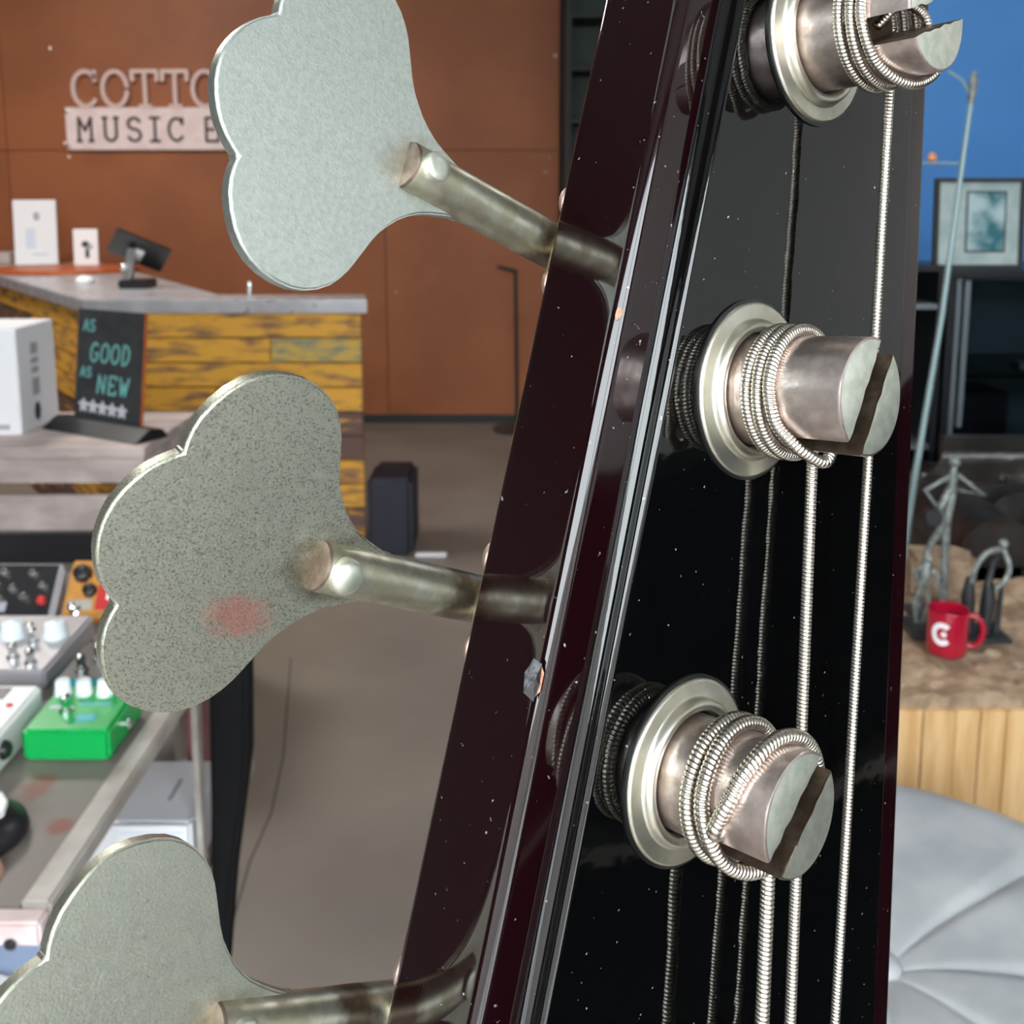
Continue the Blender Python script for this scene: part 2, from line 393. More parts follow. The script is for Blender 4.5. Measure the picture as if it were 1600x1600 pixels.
# shop front behind the photographer: posts, lintel and open glazing bays to the street
structure(box('wall_front', 'grey_wall', -4.2, 3.4, FRONT - 0.2, FRONT, 3.1, 3.35))
structure(box('wall_front_left', 'grey_wall', -4.2, -2.1, FRONT - 0.2, FRONT, 0.35, 3.1))
structure(box('wall_front_right', 'grey_wall', 2.5, 3.4, FRONT - 0.2, FRONT, 0.35, 3.1))
structure(box('wall_front_low', 'grey_wall', -4.2, 3.4, FRONT - 0.2, FRONT, 0, 0.35))
for i, x in enumerate((-2.05, 0.9, 2.45)):
    structure(box('trim_%d' % (i + 2), 'frame', x - 0.05, x + 0.05, FRONT - 0.12, FRONT - 0.04, 0.35, 3.1))
structure(box('wall_opposite', 'brickwork', -16, 16, -13.0, -12.6, -0.1, 4.9))
structure(box('ground_outside', 'pavement', -14, 14, -16, FRONT - 0.2, -0.2, -0.1))

FL = bpy.data.objects['floor']
o = MB().tube([(-0.66, 3.0, 0.0), (-0.60, 2.65, 0.0), (-0.565, 2.45, 0.0), (-0.54, 2.2, 0.0), (-0.545, 2.02, 0.0), (-0.53, 1.8, 0.0)], 0.0022, 6).build('floor_crack', mat('crack_dirt', (0.09, 0.075, 0.065), 0.9))
o.parent = FL; o.matrix_parent_inverse = Matrix.Translation(-Vector(FL.location))
# invented ceiling panels with area lamps, added to brighten the interior
def added_fill_light(x, y, power, which):
    t = thing('added_fill_light', (x, y, 3.25), 'white square fill light panel added on the ceiling ' + which, 'ceiling light', 'added fill light panels')
    put(MB().box(x - .33, x + .33, y - .33, y + .33, 3.2, 3.25).build('housing', 'white', bevel=0.004), t)
    em = mat('fill_diffuser', (0.9, 0.9, 0.88), 0.5, emis=(1, 0.96, 0.9), estr=2.0)
    put(MB().box(x - .3, x + .3, y - .3, y + .3, 3.192, 3.202).build('diffuser', em), t)
    ld = bpy.data.lights.new('fill_lamp', 'AREA'); ld.shape = 'SQUARE'; ld.size = 0.58; ld.energy = power; ld.color = (1, 0.95, 0.88)
    lo = bpy.data.objects.new('fill_lamp', ld); COL.objects.link(lo); lo.location = (x, y, 3.185); put(lo, t)
added_fill_light(-2.3, 3.9, 72, 'over the counter')
added_fill_light(1.9, 2.9, 14, 'over the armchair')
added_fill_light(-1.6, 1.4, 12, 'over the pedal table')

# ================================================================== bass guitar (headstock close to the camera)
BASS = bpy.data.objects.new('bass_guitar', None); COL.objects.link(BASS)
tag(BASS, 'glossy black and dark cherry bass guitar headstock with cloverleaf nickel tuners, close up', 'bass guitar')
BASS.empty_display_size = 0.05
BR = ((0.69556, 0.24215, 0.67643), (0.59861, 0.32533, -0.73200), (-0.39731, 0.91407, 0.08133))
BASS.matrix_world = Matrix(((*BR[0], 0.035585), (*BR[1], 0.156229), (*BR[2], 1.341243), (0, 0, 0, 1)))
MM = 0.001
def uL(v):      # left outer edge of the headstock (mm), v along the tuner row, u across
    return -28.05 - 0.047 * v
def uR(v): return 60.0 - 0.294 * v
def neck_c(v): return 37.0 - 0.258 * (v + 138)
def edges(v):
    l, r = uL(v), uR(v)
    if v < -116:
        k = min(1, (-116 - v) / 30.0); k = k * k * (3 - 2 * k)
        c = neck_c(v); l = l * (1 - k) + (c - 22) * k; r = r * (1 - k) + (c + 22) * k
    if v > 112:
        k = min(1, (v - 112) / 16.0); k = 1 - math.sqrt(max(0, 1 - k * k))
        c = (l + r) / 2 + 8; l += (c - l) * k * 0.85; r += (c - r) * k * 0.85
    return l, r
def fillet(cx, cy, r, a0, a1, n=6):
    return [(cx + r * math.cos(R(a0 + (a1 - a0) * i / n)), cy + r * math.sin(R(a0 + (a1 - a0) * i / n))) for i in range(n + 1)]
VS = [-150, -146, -142, -138, -134, -130, -126, -122, -119, -116] + list(range(-112, 112, 8)) + [112, 115, 118, 121, 123.5, 125.5, 127, 128]
def headstock():
    body, face = MB(), MB()
    rb, rf = [], []
    T = -19.6
    for v in VS:
        l, r = edges(v)
        sl = min(8.9, 0.2 * (r - l)); sr = min(12.0, 0.26 * (r - l))
        a, b = l + sl, r - sr
        pb = fillet(l + 1.6, T + 1.6, 1.6, 270, 180, 4) + fillet(l + 1.9, -3 - 1.9, 1.9, 180, 90, 8)
        pb += [(a + 3, -3.0), (b - 3, -3.0)]
        pb += fillet(r - 1.6, -3 - 1.6, 1.6, 90, 0, 6) + fillet(r - 1.6, T + 1.6, 1.6, 0, -90, 4)
        pf = fillet(a - 1.6, -3 + 1.57, 1.6, 270, 360, 8) + fillet(a + 1.0, -1.0, 1.0, 180, 90, 8)
        pf += fillet(b - 0.75, -0.75, 0.8, 90, 0, 6) + fillet(b + 1.0, -3 + 0.93, 0.95, 180, 270, 6)
        rb.append([(u, v, n) for u, n in pb]); rf.append([(u, v, n) for u, n in pf])
    for mb, rings, closed in ((body, rb, True), (face, rf, False)):
        N = len(rings[0]); vs = [p for ring in rings for p in ring]
        kk = range(N) if closed else range(N - 1)
        fs = [(i * N + k, i * N + (k + 1) % N, (i + 1) * N + (k + 1) % N, (i + 1) * N + k) for i in range(len(rings) - 1) for k in kk]
        fs += [tuple(range(N)), tuple((len(rings) - 1) * N + k for k in range(N))]
        mb.add(vs, fs)
    hs = body.build('headstock', 'cherry', BASS, smooth=50, scale=MM)
    fc = face.build('raised_face', 'black', hs, smooth=50, scale=MM)
    fc['label'] = 'glossy black raised face of the headstock'
    return hs
HS = headstock()
def chip(u, v, n, lu, lv, seed):
    rnd = random.Random(seed); mb = MB(); m = 9
    ring = [(u + lu * math.cos(2 * PI * k / m) * rnd.uniform(.75, 1.1), v + lv * math.sin(2 * PI * k / m) * rnd.uniform(.8, 1.1)) for k in range(m)]
    base = [(x, y, n - 0.5 + 0.2 * (u - x)) for x, y in ring]
    top = [(u + (x - u) * .6, v + (y - v) * .65, n + 0.12 + rnd.uniform(-.05, .05)) for x, y in ring]
    fs = [(k, (k + 1) % m, m + (k + 1) % m, m + k) for k in range(m)] + [tuple(range(m - 1, -1, -1)), tuple(range(m, 2 * m))]
    o = mb.add(base + top, fs).build('lacquer_chip', 'wood_raw', HS, scale=MM)
    o['label'] = 'bare wood showing through chipped lacquer'
chip(-26.55, -46.9, -3.25, 0.55, 2.6, 3)
o = MB().add([(-27.9, -44.2, -4.0), (-27.0, -44.6, -3.2), (-26.8, -47.2, -2.95), (-27.0, -49.4, -3.2), (-28.1, -48.6, -4.2), (-28.3, -46.2, -4.6), (-27.6, -46.6, -3.2)],
               [(0, 1, 6), (1, 2, 6), (2, 3, 6), (3, 4, 6), (4, 5, 6), (5, 0, 6)]).build('lacquer_flake', 'flake', HS, scale=MM)
chip(-27.9, 2.2, -3.2, 0.42, 1.0, 5)

# neck stub below the headstock
DN = Vector((0.2496, -0.9675, 0.03)).normalized()
def neck():
    c0 = Vector((neck_c(-146), -146, 0)); side = Vector((0.968, 0.25, 0)); nn = side.cross(-DN)
    if nn.z < 0: nn = -nn
    L = 330
    mb = MB(); prof = [(math.cos(R(180 + 180 * i / 10)) * 21, math.sin(R(180 + 180 * i / 10)) * 17 - 3) for i in range(11)]
    vs = []
    for t in (0, L):
        w = 1 + 0.12 * t / L
        vs += [c0 + DN * t + side * x * w + nn * y for x, y in prof]
    n = len(prof)
    fs = [(k, (k + 1) % n, n + (k + 1) % n, n + k) for k in range(n)] + [tuple(range(n)), tuple(range(n, 2 * n))]
    mb.add(vs, fs)
    nk = mb.build('neck', 'cherry', BASS, smooth=40, scale=MM)
    mx = Matrix((( side.x, DN.x, nn.x, c0.x), (side.y, DN.y, nn.y, c0.y), (side.z, DN.z, nn.z, c0.z), (0, 0, 0, 1)))
    MB().box(-21, 21, 8, L, -3.2, 3, mtx=mx).build('fretboard', 'rosewood', nk, scale=MM, bevel=0.0004)
    MB().box(-21, 21, 2, 8, -3.2, 5.5, mtx=mx).build('nut', 'bone', nk, scale=MM, bevel=0.0004)
    d = 0
    for k in range(1, 8):
        t = 8 + 864 * (1 - 2 ** (-k / 12))
        if t < L: MB().box(-21.5, 21.5, t - 1.2, t + 1.2, 2.8, 4.2, mtx=mx).build('fret', 'ferrule', nk, scale=MM, bevel=0.0003)
neck()

# ---- tuning machines
KEYHALF = [(-38.5, 3.3), (-39.9, 3.35), (-42.5, 4.1), (-44.4, 4.75), (-46.3, 5.55), (-47.8, 6.5), (-49.2, 7.6), (-50.5, 9.0), (-51.6, 10.4), (-52.5, 12.0),
           (-53.2, 13.6), (-54.0, 15.4), (-54.7, 16.9), (-55.6, 18.3), (-56.8, 19.7), (-58.4, 20.9), (-60.2, 21.7), (-62.1, 22.1), (-64.3, 22.05),
           (-66.5, 21.6), (-68.4, 20.8), (-70.1, 19.6), (-71.5, 18.0), (-72.6, 16.1), (-73.4, 14.2), (-73.75, 12.4), (-73.75, 10.9), (-73.55, 9.55),
           (-74.6, 8.8), (-75.7, 7.9), (-76.8, 6.7), (-77.7, 5.3), (-78.4, 3.8), (-78.9, 2.2), (-79.1, 0.7)]
KEY = KEYHALF + [(a, -b) for a, b in reversed(KEYHALF)]
def tuner(pu, pv, L, kv, th, a0, slot_deg, kmat, domed=False):
    """post at (pu, pv), height L; key axis at v = kv turned by th, shifted a0 along u"""
    # part mesh: the worm shaft with its end cap
    ax = Matrix.Translation((0, kv, -24.0))
    rot = ax @ Matrix.Rotation(R(90), 4, 'Y')
    s0 = -50.6 + a0
    rr = 3.45
    prof = [(rr - .45, s0), (rr - .16, s0 + .1), (rr, s0 + .55)] + [(rr, s0 + t) for t in (6, 12, 18, 22)] + [(rr + .05, -27), (rr, -18), (rr, 6), (2.0, 6.4)]
    sh = MB().lathe(prof, n=40, mtx=rot, mis=[1, 1] + [0] * (len(prof) - 3)).build('tuning_machine', ['shaft', 'shaft_end'], BASS, smooth=45, scale=MM)
    sh['label'] = 'nickel tuning machine with cloverleaf key'
    # cloverleaf key: plate in the plane through the axis, front at the axis plane
    kx = ax @ Matrix.Rotation(th, 4, 'X') @ Matrix.Translation((a0, 0, 0))
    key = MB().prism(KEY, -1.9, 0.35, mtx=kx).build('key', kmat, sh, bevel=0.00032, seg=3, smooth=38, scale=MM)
    # neck sleeve of the key on the shaft and the rivet
    rc = (-47.6 + a0, 0, 0)
    rp_ = [(2.4, 2.0), (2.4, 3.6), (2.3, 4.0), (1.9, 4.45), (1.2, 4.75), (0.05, 4.85)] if domed else [(2.05, 2.0), (2.05, 4.1), (1.9, 4.3), (1.0, 4.34), (0.05, 4.35)]
    rv = MB().lathe(rp_, n=28,
                    mtx=ax @ Matrix.Rotation(th - 0.10, 4, 'X') @ Matrix.Translation(rc)).build('rivet', 'cap', sh, smooth=60, scale=MM)
    # mounting plate and eyelets behind the headstock
    ul = uL(kv)
    pl = MB()
    pl.prism([(ul + 2, kv - 7), (ul + 2, kv + 7), (pu + 12, kv + 7), (pu + 12, pv - 14), (pu - 10, pv - 14), (pu - 10, kv - 7)], -21.2, -19.6)
    pl.build('mounting_plate', 'ferrule', sh, bevel=0.0002, scale=MM)
    for s in (-1, 1):
        c = Vector((uL(kv + s * 6.4) + 4.3, kv + s * 6.4, -20.7))
        MB().tube([c + Vector((2.2 * math.cos(2 * PI * k / 20), 2.2 * math.sin(2 * PI * k / 20), 0)) for k in range(21)], 0.8, 8, cap=False).build('eyelet', 'shaft_end2', sh, smooth=60, scale=MM)
    MB().lathe([(11, -28), (11.4, -27.6), (11.4, -22), (11, -21.6)], (pu, pv, 0), 40).build('gear', 'ferrule', sh, smooth=40, scale=MM)
    # ferrule: gasket, flat flange, raised collar
    MB().lathe([(13.5, -0.05), (13.5, 0.35), (13.0, 0.45)], (pu, pv, 0), 64).build('gasket', 'gasket', sh, smooth=40, scale=MM)
    MB().lathe([(13.0, 0.3), (13.05, 0.55), (12.85, 0.82), (12.55, 0.92), (10.75, 0.96), (10.5, 1.1), (10.4, 1.5), (10.25, 1.9), (9.9, 2.2), (9.5, 2.3),
                (9.05, 2.2), (8.75, 1.9), (8.6, 1.2), (8.5, 0.3)], (pu, pv, 0), 72).build('ferrule', 'ferrule', sh, smooth=50, scale=MM)
    # slotted post
    rp = 8.18; base = 8.6; hw = 2.0
    mb = MB()
    mb.lathe([(rp, -20), (rp, base)], (pu, pv, 0), 56, mis=[0])
    for s in (-1, 1):
        a = math.acos(hw / rp)
        n = 26
        arcp = [(rp * math.cos(-a + 2 * a * i / n), rp * math.sin(-a + 2 * a * i / n)) for i in range(n + 1)]
        rg = Matrix.Translation((pu, pv, 0)) @ Matrix.Rotation(R(slot_deg + (90 if s > 0 else -90)), 4, 'Z')
        rnd = random.Random(int(slot_deg) + s)
        m = 9  # flat slot wall sampled so its lip is slightly ragged
        flat = [(hw, rp * math.sin(a) * (1 - 2 * (j + 1) / (m + 1))) for j in range(m)]
        ring0 = arcp + flat
        def lvl(z, inset, rag):
            out = []
            for i, (x, y) in enumerate(ring0):
                if i <= n: k = 1 - inset / rp; x2, y2 = max(x * k, hw), y * k
                else: x2, y2 = x + (rnd.uniform(-.28, .18) if rag else 0), y
                out.append(rg @ Vector((x2, y2, z)))
            return out
        levels = [lvl(base - .01, 0, False), lvl(L - 0.45, 0, False), lvl(L - 0.12, 0.1, False), lvl(L, 0.38, True)]
        N = len(ring0); o = len(mb.v)
        mb.v += [tuple(p) for lv in levels for p in lv]
        for i in range(len(levels) - 1):
            for k in range(N):
                mb.f.append((o + i * N + k, o + i * N + (k + 1) % N, o + (i + 1) * N + (k + 1) % N, o + (i + 1) * N + k))
                mb.mi.append(1 if k >= n else 0)
        mb.f.append(tuple(o + (len(levels) - 1) * N + k for k in range(N))); mb.mi.append(2)
    # slot floor
    mb.lathe([(rp - .05, base - .02), (rp - .05, base + .02)], (pu, pv, 0), 56, mi=1)
    mb.build('post', ['post', 'slot', 'cap'], sh, smooth=35, scale=MM)
    return sh
TP = [(-2.24, 56.77, 19.84, 70.5, R(4), -6.2, 39, 'key1'), (0, 0, 19.57, 14.5, R(-3), -3.5, 78, 'key1'),
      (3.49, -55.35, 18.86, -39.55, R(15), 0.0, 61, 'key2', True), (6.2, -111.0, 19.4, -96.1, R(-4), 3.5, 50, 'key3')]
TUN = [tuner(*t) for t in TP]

# ---- wound strings
def smooth_path(pts, step):
    """Catmull-Rom through pts resampled at a fixed step"""
    P = [Vector(p) for p in pts]; P = [P[0] * 2 - P[1]] + P + [P[-1] * 2 - P[-2]]
    out = []
    for i in range(1, len(P) - 2):
        a, b, c, d = P[i - 1], P[i], P[i + 1], P[i + 2]
        n = max(2, int((c - b).length / step))
        for k in range(n):
            t = k / n
            out.append(0.5 * ((2 * b) + (c - a) * t + (2 * a - 5 * b + 4 * c - d) * t * t + (3 * b - 3 * c + d - a) * t ** 3))
    out.append(P[-2]); return out
def wound(pts, r, pitch, name, label):
    step = pitch / 7
    path = smooth_path(pts, step)
    N = len(path); n = 14; mb = MB()
    t0 = (path[1] - path[0]).normalized(); a = t0.cross(Vector((0, 0, 1))).normalized()
    s = 0; vs = []
    for i in range(N):
        t = (path[min(i + 1, N - 1)] - path[max(i - 1, 0)]).normalized()
        a = (a - t * a.dot(t)).normalized(); b = t.cross(a)
        if i: s += (path[i] - path[i - 1]).length
        for k in range(n):
            ph = 2 * PI * (s / pitch) + 2 * PI * k / n
            q = r * (1 - 0.22 * (1 - abs(math.cos(ph / 2)) ** 0.6))
            vs.append(path[i] + (a * math.cos(2 * PI * k / n) + b * math.sin(2 * PI * k / n)) * q)
    fs = [(i * n + k, i * n + (k + 1) % n, (i + 1) * n + (k + 1) % n, (i + 1) * n + k) for i in range(N - 1) for k in range(n)]
    fs += [tuple(range(n - 1, -1, -1)), tuple((N - 1) * n + k for k in range(n))]
    o = mb.add(vs, fs).build(name, 'string', BASS, smooth=180, scale=MM)
    o['label'] = label
def string(post, r, pitch, n_exit, knots, slope, v_end, n_end, label):
    pu, pv = post
    rr = 8.18 + r * 0.97
    phi0 = math.atan(slope)
    pts = []
    # straight run from the nut
    ex = Vector((pu + rr * math.cos(phi0), pv + rr * math.sin(phi0), n_exit))
    m = 8
    end = Vector((ex.x + (pv + rr * math.sin(phi0) - v_end) * slope, v_end, n_end))
    for i in range(m): pts.append(end.lerp(ex, i / m))
    # turns round the post, knots: (angle in degrees, n, extra radius)
    ks = [(math.degrees(phi0), n_exit, 0)] + knots
    for (d0, n0, e0), (d1, n1, e1) in zip(ks[:-1], ks[1:]):
        q = max(1, int((d1 - d0) / 15))
        for i in range(q):
            t = i / q; d = R(d0 + (d1 - d0) * t)
            tt = t * t * (3 - 2 * t) if False else t
            rad = rr + e0 + (e1 - e0) * t
            pts.append(Vector((pu + rad * math.cos(d), pv + rad * math.sin(d), n0 + (n1 - n0) * tt)))
    d1, n1, e1 = ks[-1]
    rad = rr + e1
    pts.append(Vector((pu + rad * math.cos(R(d1)), pv + rad * math.sin(R(d1)), n1)))
    # into the slot
    pts.append(Vector((pu + 4.5 * math.cos(R(d1 + 28)), pv + 4.5 * math.sin(R(d1 + 28)), n1 - 1.0)))
    pts.append(Vector((pu, pv, n1 - 3.2)))
    wound(pts, r, pitch, 'string', label)
string((-2.24, 56.77), 0.78, 0.56, 8.2, [(180, 9.0, 0), (360, 9.9, 0), (555, 11.0, 0), (735, 12.0, 0), (920, 12.7, 0), (970, 13.6, 0.1), (1010, 15.6, 0.4), (1050, 16.6, 0.3), (1120, 13.5, -0.8)],
       0.25, -150, 8.8, 'thinnest wound string, from the top post')
string((0, 0), 0.90, 0.56, 5.3, [(190, 5.5, 0), (370, 6.4, 0), (550, 7.3, 0), (730, 8.2, 0), (860, 8.9, 0), (910, 9.1, 0), (945, 10.0, 0.1), (975, 12.6, 0.4), (1000, 13.8, 0.2)],
       0.265, -150, 8.0, 'wound string, from the middle post')
string((3.49, -55.35), 1.06, 0.66, 8.3, [(100, 7.4, 0), (190, 7.4, 0), (300, 8.5, 0), (390, 9.3, 0), (470, 9.4, 0), (550, 9.8, 0), (640, 12.5, 0.3), (740, 15.5, 0.2), (800, 15.9, 0), (860, 15.2, 0), (900, 13.8, 0), (930, 11.9, 0.1)],
       0.28, -150, 9.0, 'thicker wound string, from the lower post')
string((6.2, -111.0), 1.3, 0.85, 6.0, [(180, 6.8, 0), (360, 8.8, 0), (540, 10.2, 0), (720, 12.8, 0), (850, 13.8, 0)],
       0.25, -150, 8.5, 'thickest wound string, from the post nearest the neck')

# ================================================================== shop sign on the brown wall
SG = thing('shop_sign', (-2.1, 6.33, 1.63), 'raised serif letters over a pale plate reading MUSIC on the brown wall', 'sign')
SX = Matrix.Translation((0, 6.335, 0)) @ Matrix.Rotation(R(90), 4, 'X')     # x right, y up, z toward the camera
for i, ch in enumerate('COTTO'):
    o = strokes(glyph(ch, -2.536 + i * 0.173, 1.868, 0.150, 0.205), 0.023, 0.035, SX).build('letter', 'sign_letter'); put(o, SG)
pl = box('plate', 'sign_pink', -2.585, -1.40, 6.305, 6.333, 1.625, 1.866, bevel=0.002); put(pl, SG)
PXM = Matrix.Translation((0, 6.305, 0)) @ Matrix.Rotation(R(90), 4, 'X')
for ch, x in zip('MUSICE', (-2.52, -2.371, -2.235, -2.115, -1.992, -1.785)):
    o = strokes(glyph(ch, x, 1.675, 0.092, 0.132), 0.017, 0.003, PXM).build('plate_letter', 'ink')
    o.parent = pl; o.matrix_parent_inverse = pl.matrix_world.inverted() @ Matrix.Translation(-Vector((0, 0, 0)))
    o.matrix_parent_inverse = Matrix.Translation(-Vector((-1.9925, 6.319, 1.7455)))
for x, z in ((-2.575, 1.848), (-2.570, 1.648)):
    o = MB().lathe([(0.003, .010), (.012, .008), (.014, 0)], n=12, mtx=Matrix.Rotation(R(90), 4, 'X')).build('sign_bolt', 'screw', loc=None)
    o.location = (x, 6.303, z); put(o, SG)

# ================================================================== counter
CT = thing('counter', (-1.5, 4.2, 0), 'shop counter clad in worn yellow painted planks with a zinc top', 'counter')
foot = [(-0.56, 3.945), (-1.56, 3.945), (-3.10, 6.03), (-2.50, 6.30), (-1.36, 4.45), (-1.16, 4.11), (-0.60, 4.11)]
put(MB().prism([(x, y) for x, y in foot], 0.0, 0.935).build('carcass', 'plank_b'), CT)
top = [(-0.535, 3.915), (-1.58, 3.915), (-3.16, 6.05), (-2.48, 6.325), (-1.34, 4.46), (-1.14, 4.13), (-0.568, 4.13)]
put(MB().prism(top, 0.935, 0.985).build('counter_top', 'zinc', bevel=0.004, smooth=40), CT)
rows = 10; rh = 0.0935
layout = [((0.0, 1.0), 'y'), ((0.0, 0.66, 1.0), 'yg'), ((0.0, 1.0), 'y'), ((0.0, 0.45, 1.0), 'yy'), ((0.0, 0.78, 1.0), 'yb'),
          ((0.0, 0.5, 1.0), 'bb'), ((0.0, 0.85, 1.0), 'by'), ((0.0, 0.4, 1.0), 'yy'), ((0.0, 1.0), 'b'), ((0.0, 0.6, 1.0), 'bb')]
for i, (cuts, cols) in enumerate(layout):
    z1 = 0.933 - i * rh; z0 = z1 - rh + 0.006
    for a, b, c in zip(cuts[:-1], cuts[1:], cols):
        x0 = -1.56 + a * 1.0 + 0.002; x1 = -1.56 + b * 1.0 - 0.002
        d = random.uniform(0, 0.007)
        put(box('plank', 'plank_' + c, x0, x1, 3.93 - d, 3.945, max(z0, 0.004), z1, bevel=0.002), CT)
# left wing of the counter: planks along the slanting face
dv = Vector((-3.10 + 1.56, 6.03 - 3.945)); LW = dv.length; ang = math.atan2(dv.y, dv.x)
for i in range(rows):
    z1 = 0.933 - i * rh; z0 = z1 - rh + 0.006
    cuts = [0, random.uniform(.25, .45), random.uniform(.6, .8), 1]
    for a, b in zip(cuts[:-1], cuts[1:]):
        c = random.choice('ybb') if i else 'y'
        mx = Matrix.Translation((-1.56, 3.945, 0)) @ Matrix.Rotation(ang, 4, 'Z')
        put(MB().box(a * LW + .002, b * LW - .002, 0.0, 0.014 + random.uniform(0, .006), max(z0, .004), z1, mtx=mx).build('plank', 'plank_' + c, bevel=0.002), CT)

# things on the counter
def sign_holder(x, y, w, h, tilt, yaw, label, prints):
    t = thing('sign_card', (x, y, 0.985), label, 'sign card')
    mx = Matrix.Translation((x, y, 0.986)) @ Matrix.Rotation(yaw, 4, 'Z') @ Matrix.Rotation(R(90 - tilt), 4, 'X')
    put(MB().box(-w / 2, w / 2, 0, h, -0.022, 0, mtx=mx).build('card_body', 'white', bevel=0.003), t)
    for name, m, geo in prints: put(geo(mx).build(name, m), t)
    return t
def dot(cx, cy, rx, ry): return lambda mx: MB().prism([(cx + rx * math.cos(2 * PI * k / 16), cy + ry * math.sin(2 * PI * k / 16)) for k in range(16)], 0.0, 0.0012, mtx=mx)
def rect(x0, x1, y0, y1): return lambda mx: MB().box(x0, x1, y0, y1, 0.0, 0.0012, mtx=mx)
sign_holder(-2.62, 5.88, 0.225, 0.355, 4, R(8), 'taller white sign card on the counter with faint grey print',
            [('printed_dot', 'greyprint', dot(.01, .265, .017, .024)), ('printed_block', M['bluewhite'], rect(-.05, .0, .09, .20)), ('printed_line', 'greyprint', rect(-.02, .06, .055, .060))])
sign_holder(-2.235, 5.60, 0.125, 0.205, 3, R(4), 'smaller white sign card on the counter with a dark printed emblem',
            [('printed_dot', 'navy', dot(.0, .125, .020, .017)), ('printed_stem', 'navy', rect(-.002, .018, .055, .10)), ('printed_block', 'greyprint', rect(.0, .035, .10, .125))])
o = MB().prism([(-2.27 + .37 * math.cos(2 * PI * k / 40), 5.42 + .30 * math.sin(2 * PI * k / 40)) for k in range(40)], 0.9851, 1.004).build('serving_board', 'orange_wood', bevel=0.004, smooth=40)
tag(o, 'flat round orange wooden board lying on the counter', 'board')
o = MB().lathe([(.034, 0), (.040, .008), (.036, .022), (.02, .032), (.002, .034)], (-1.87, 4.66, 0.985), 24).build('white_dome', 'white', smooth=60)
tag(o, 'small white domed button on the counter beside the orange board', 'button')
o = MB().lathe([(.009, 0), (.010, .004), (.010, .046), (.007, .052), (.001, .053)], (-1.022, 4.14, 0.985), 16).build('metal_peg', 'chrome', smooth=50)
tag(o, 'small upright chrome cylinder near the counter edge', 'cylinder')
o = box('wooden_box', 'white_ash', -3.02, -2.80, 5.95, 6.10, 0.985, 1.05, bevel=0.004); tag(o, 'low brown wooden box behind the white sign cards', 'box')
# tablet on a stand, seen from behind
TB = thing('tablet_stand', (-1.57, 4.44, 0.985), 'black tablet on a silver stand facing away on the counter', 'tablet')
put(MB().box(-1.625, -1.505, 4.38, 4.52, 0.985, 1.02).build('base', 'blackplastic', bevel=0.006), TB)
mx = Matrix.Translation((-1.60, 4.42, 1.01)) @ Matrix.Rotation(R(14), 4, 'Y')
put(MB().box(-.018, .018, -.02, .02, 0, .145, mtx=mx).build('arm', 'steel', bevel=0.004), TB)
put(MB().lathe([(.012, 0), (.014, .004), (.014, .014), (.010, .018)], (-1.60, 4.395, 1.075), 18, mtx=Matrix.Rotation(R(90), 4, 'X')).build('knob', 'chrome', smooth=50), TB)
mx = Matrix.Translation((-1.555, 4.45, 1.135)) @ Matrix.Rotation(R(24), 4, 'Z') @ Matrix.Rotation(R(24), 4, 'Y') @ Matrix.Rotation(R(35), 4, 'X')
put(MB().box(-.115, .115, -.010, .0, -.055, .075, mtx=mx).build('tablet', 'blackplastic', bevel=0.003), TB)
put(MB().box(-.02, .02, -.03, -.008, -.03, .03, mtx=mx).build('bracket', 'steel', bevel=0.002), TB)

# ================================================================== crate bench with chalkboard and white box
CR = thing('display_crate', (-1.4, 2.75, 0), 'whitewashed wooden slatted crate holding the chalkboard and white box', 'crate')
for y0, y1 in ((2.555, 2.71), (2.714, 2.86), (2.864, 3.0)): put(box('top_board', 'white_ash', -2.1, -0.905, y0, y1, 0.728, 0.752, bevel=0.003), CR)
for z0, z1 in ((0.662, 0.727), (0.472, 0.630), (0.27, 0.44), (0.06, 0.24)): put(box('front_board', 'white_ash', -2.1, -0.908, 2.56, 2.58, z0, z1, bevel=0.003), CR)
for z0, z1 in ((0.60, 0.727), (0.40, 0.56), (0.2, 0.36)): put(box('end_board', 'white_ash', -0.928, -0.908, 2.585, 2.99, z0, z1, bevel=0.003), CR)
for x in (-2.06, -0.96):
    for y in (2.60, 2.96): put(box('leg', 'white_ash', x - .025, x + .025, y - .018, y + .018, 0, 0.727, bevel=0.003), CR)
# white product box
WBX = thing('product_box', (-1.5, 2.78, 0.752), 'white cardboard product box with a grey line drawing, beside the chalkboard', 'box')
put(box('carton', 'white', -1.80, -1.272, 2.70, 2.93, 0.752, 1.03, bevel=0.003), WBX)
mx = Matrix.Translation((-1.272, 2.6995, 0.752)) @ Matrix.Rotation(R(90), 4, 'X')
dr = [[(-.30, .04), (-.06, .09), (-.06, .15), (-.12, .17), (-.32, .14)], [(-.06, .15), (-.13, .13), (-.30, .09)], [(-.13, .13), (-.13, .07)], [(-.11, .175), (-.11, .19), (-.08, .19), (-.08, .165)]]
put(strokes(dr, .004, .0006, mx).build('printed_drawing', 'greyprint'), WBX)
put(MB().box(-.12, -.03, .015, .028, 0, .0006, mtx=mx).build('printed_caption', 'greyprint'), WBX)
mx = Matrix.Translation((-1.2719, 2.70, 0.752)) @ Matrix.Rotation(R(90), 4, 'Z') @ Matrix.Rotation(R(90), 4, 'X')
for y0, y1 in ((.09, .135), (.15, .165), (.175, .19), (.20, .23)): put(MB().box(.08, .12, y0, y1, 0, .0006, mtx=mx).build('printed_mark', 'greyprint'), WBX)
put(MB().prism([(.10 + .018 * math.cos(2 * PI * k / 14), .045 + .025 * math.sin(2 * PI * k / 14)) for k in range(14)], 0, .0006, mtx=mx).build('printed_badge', 'navy'), WBX)
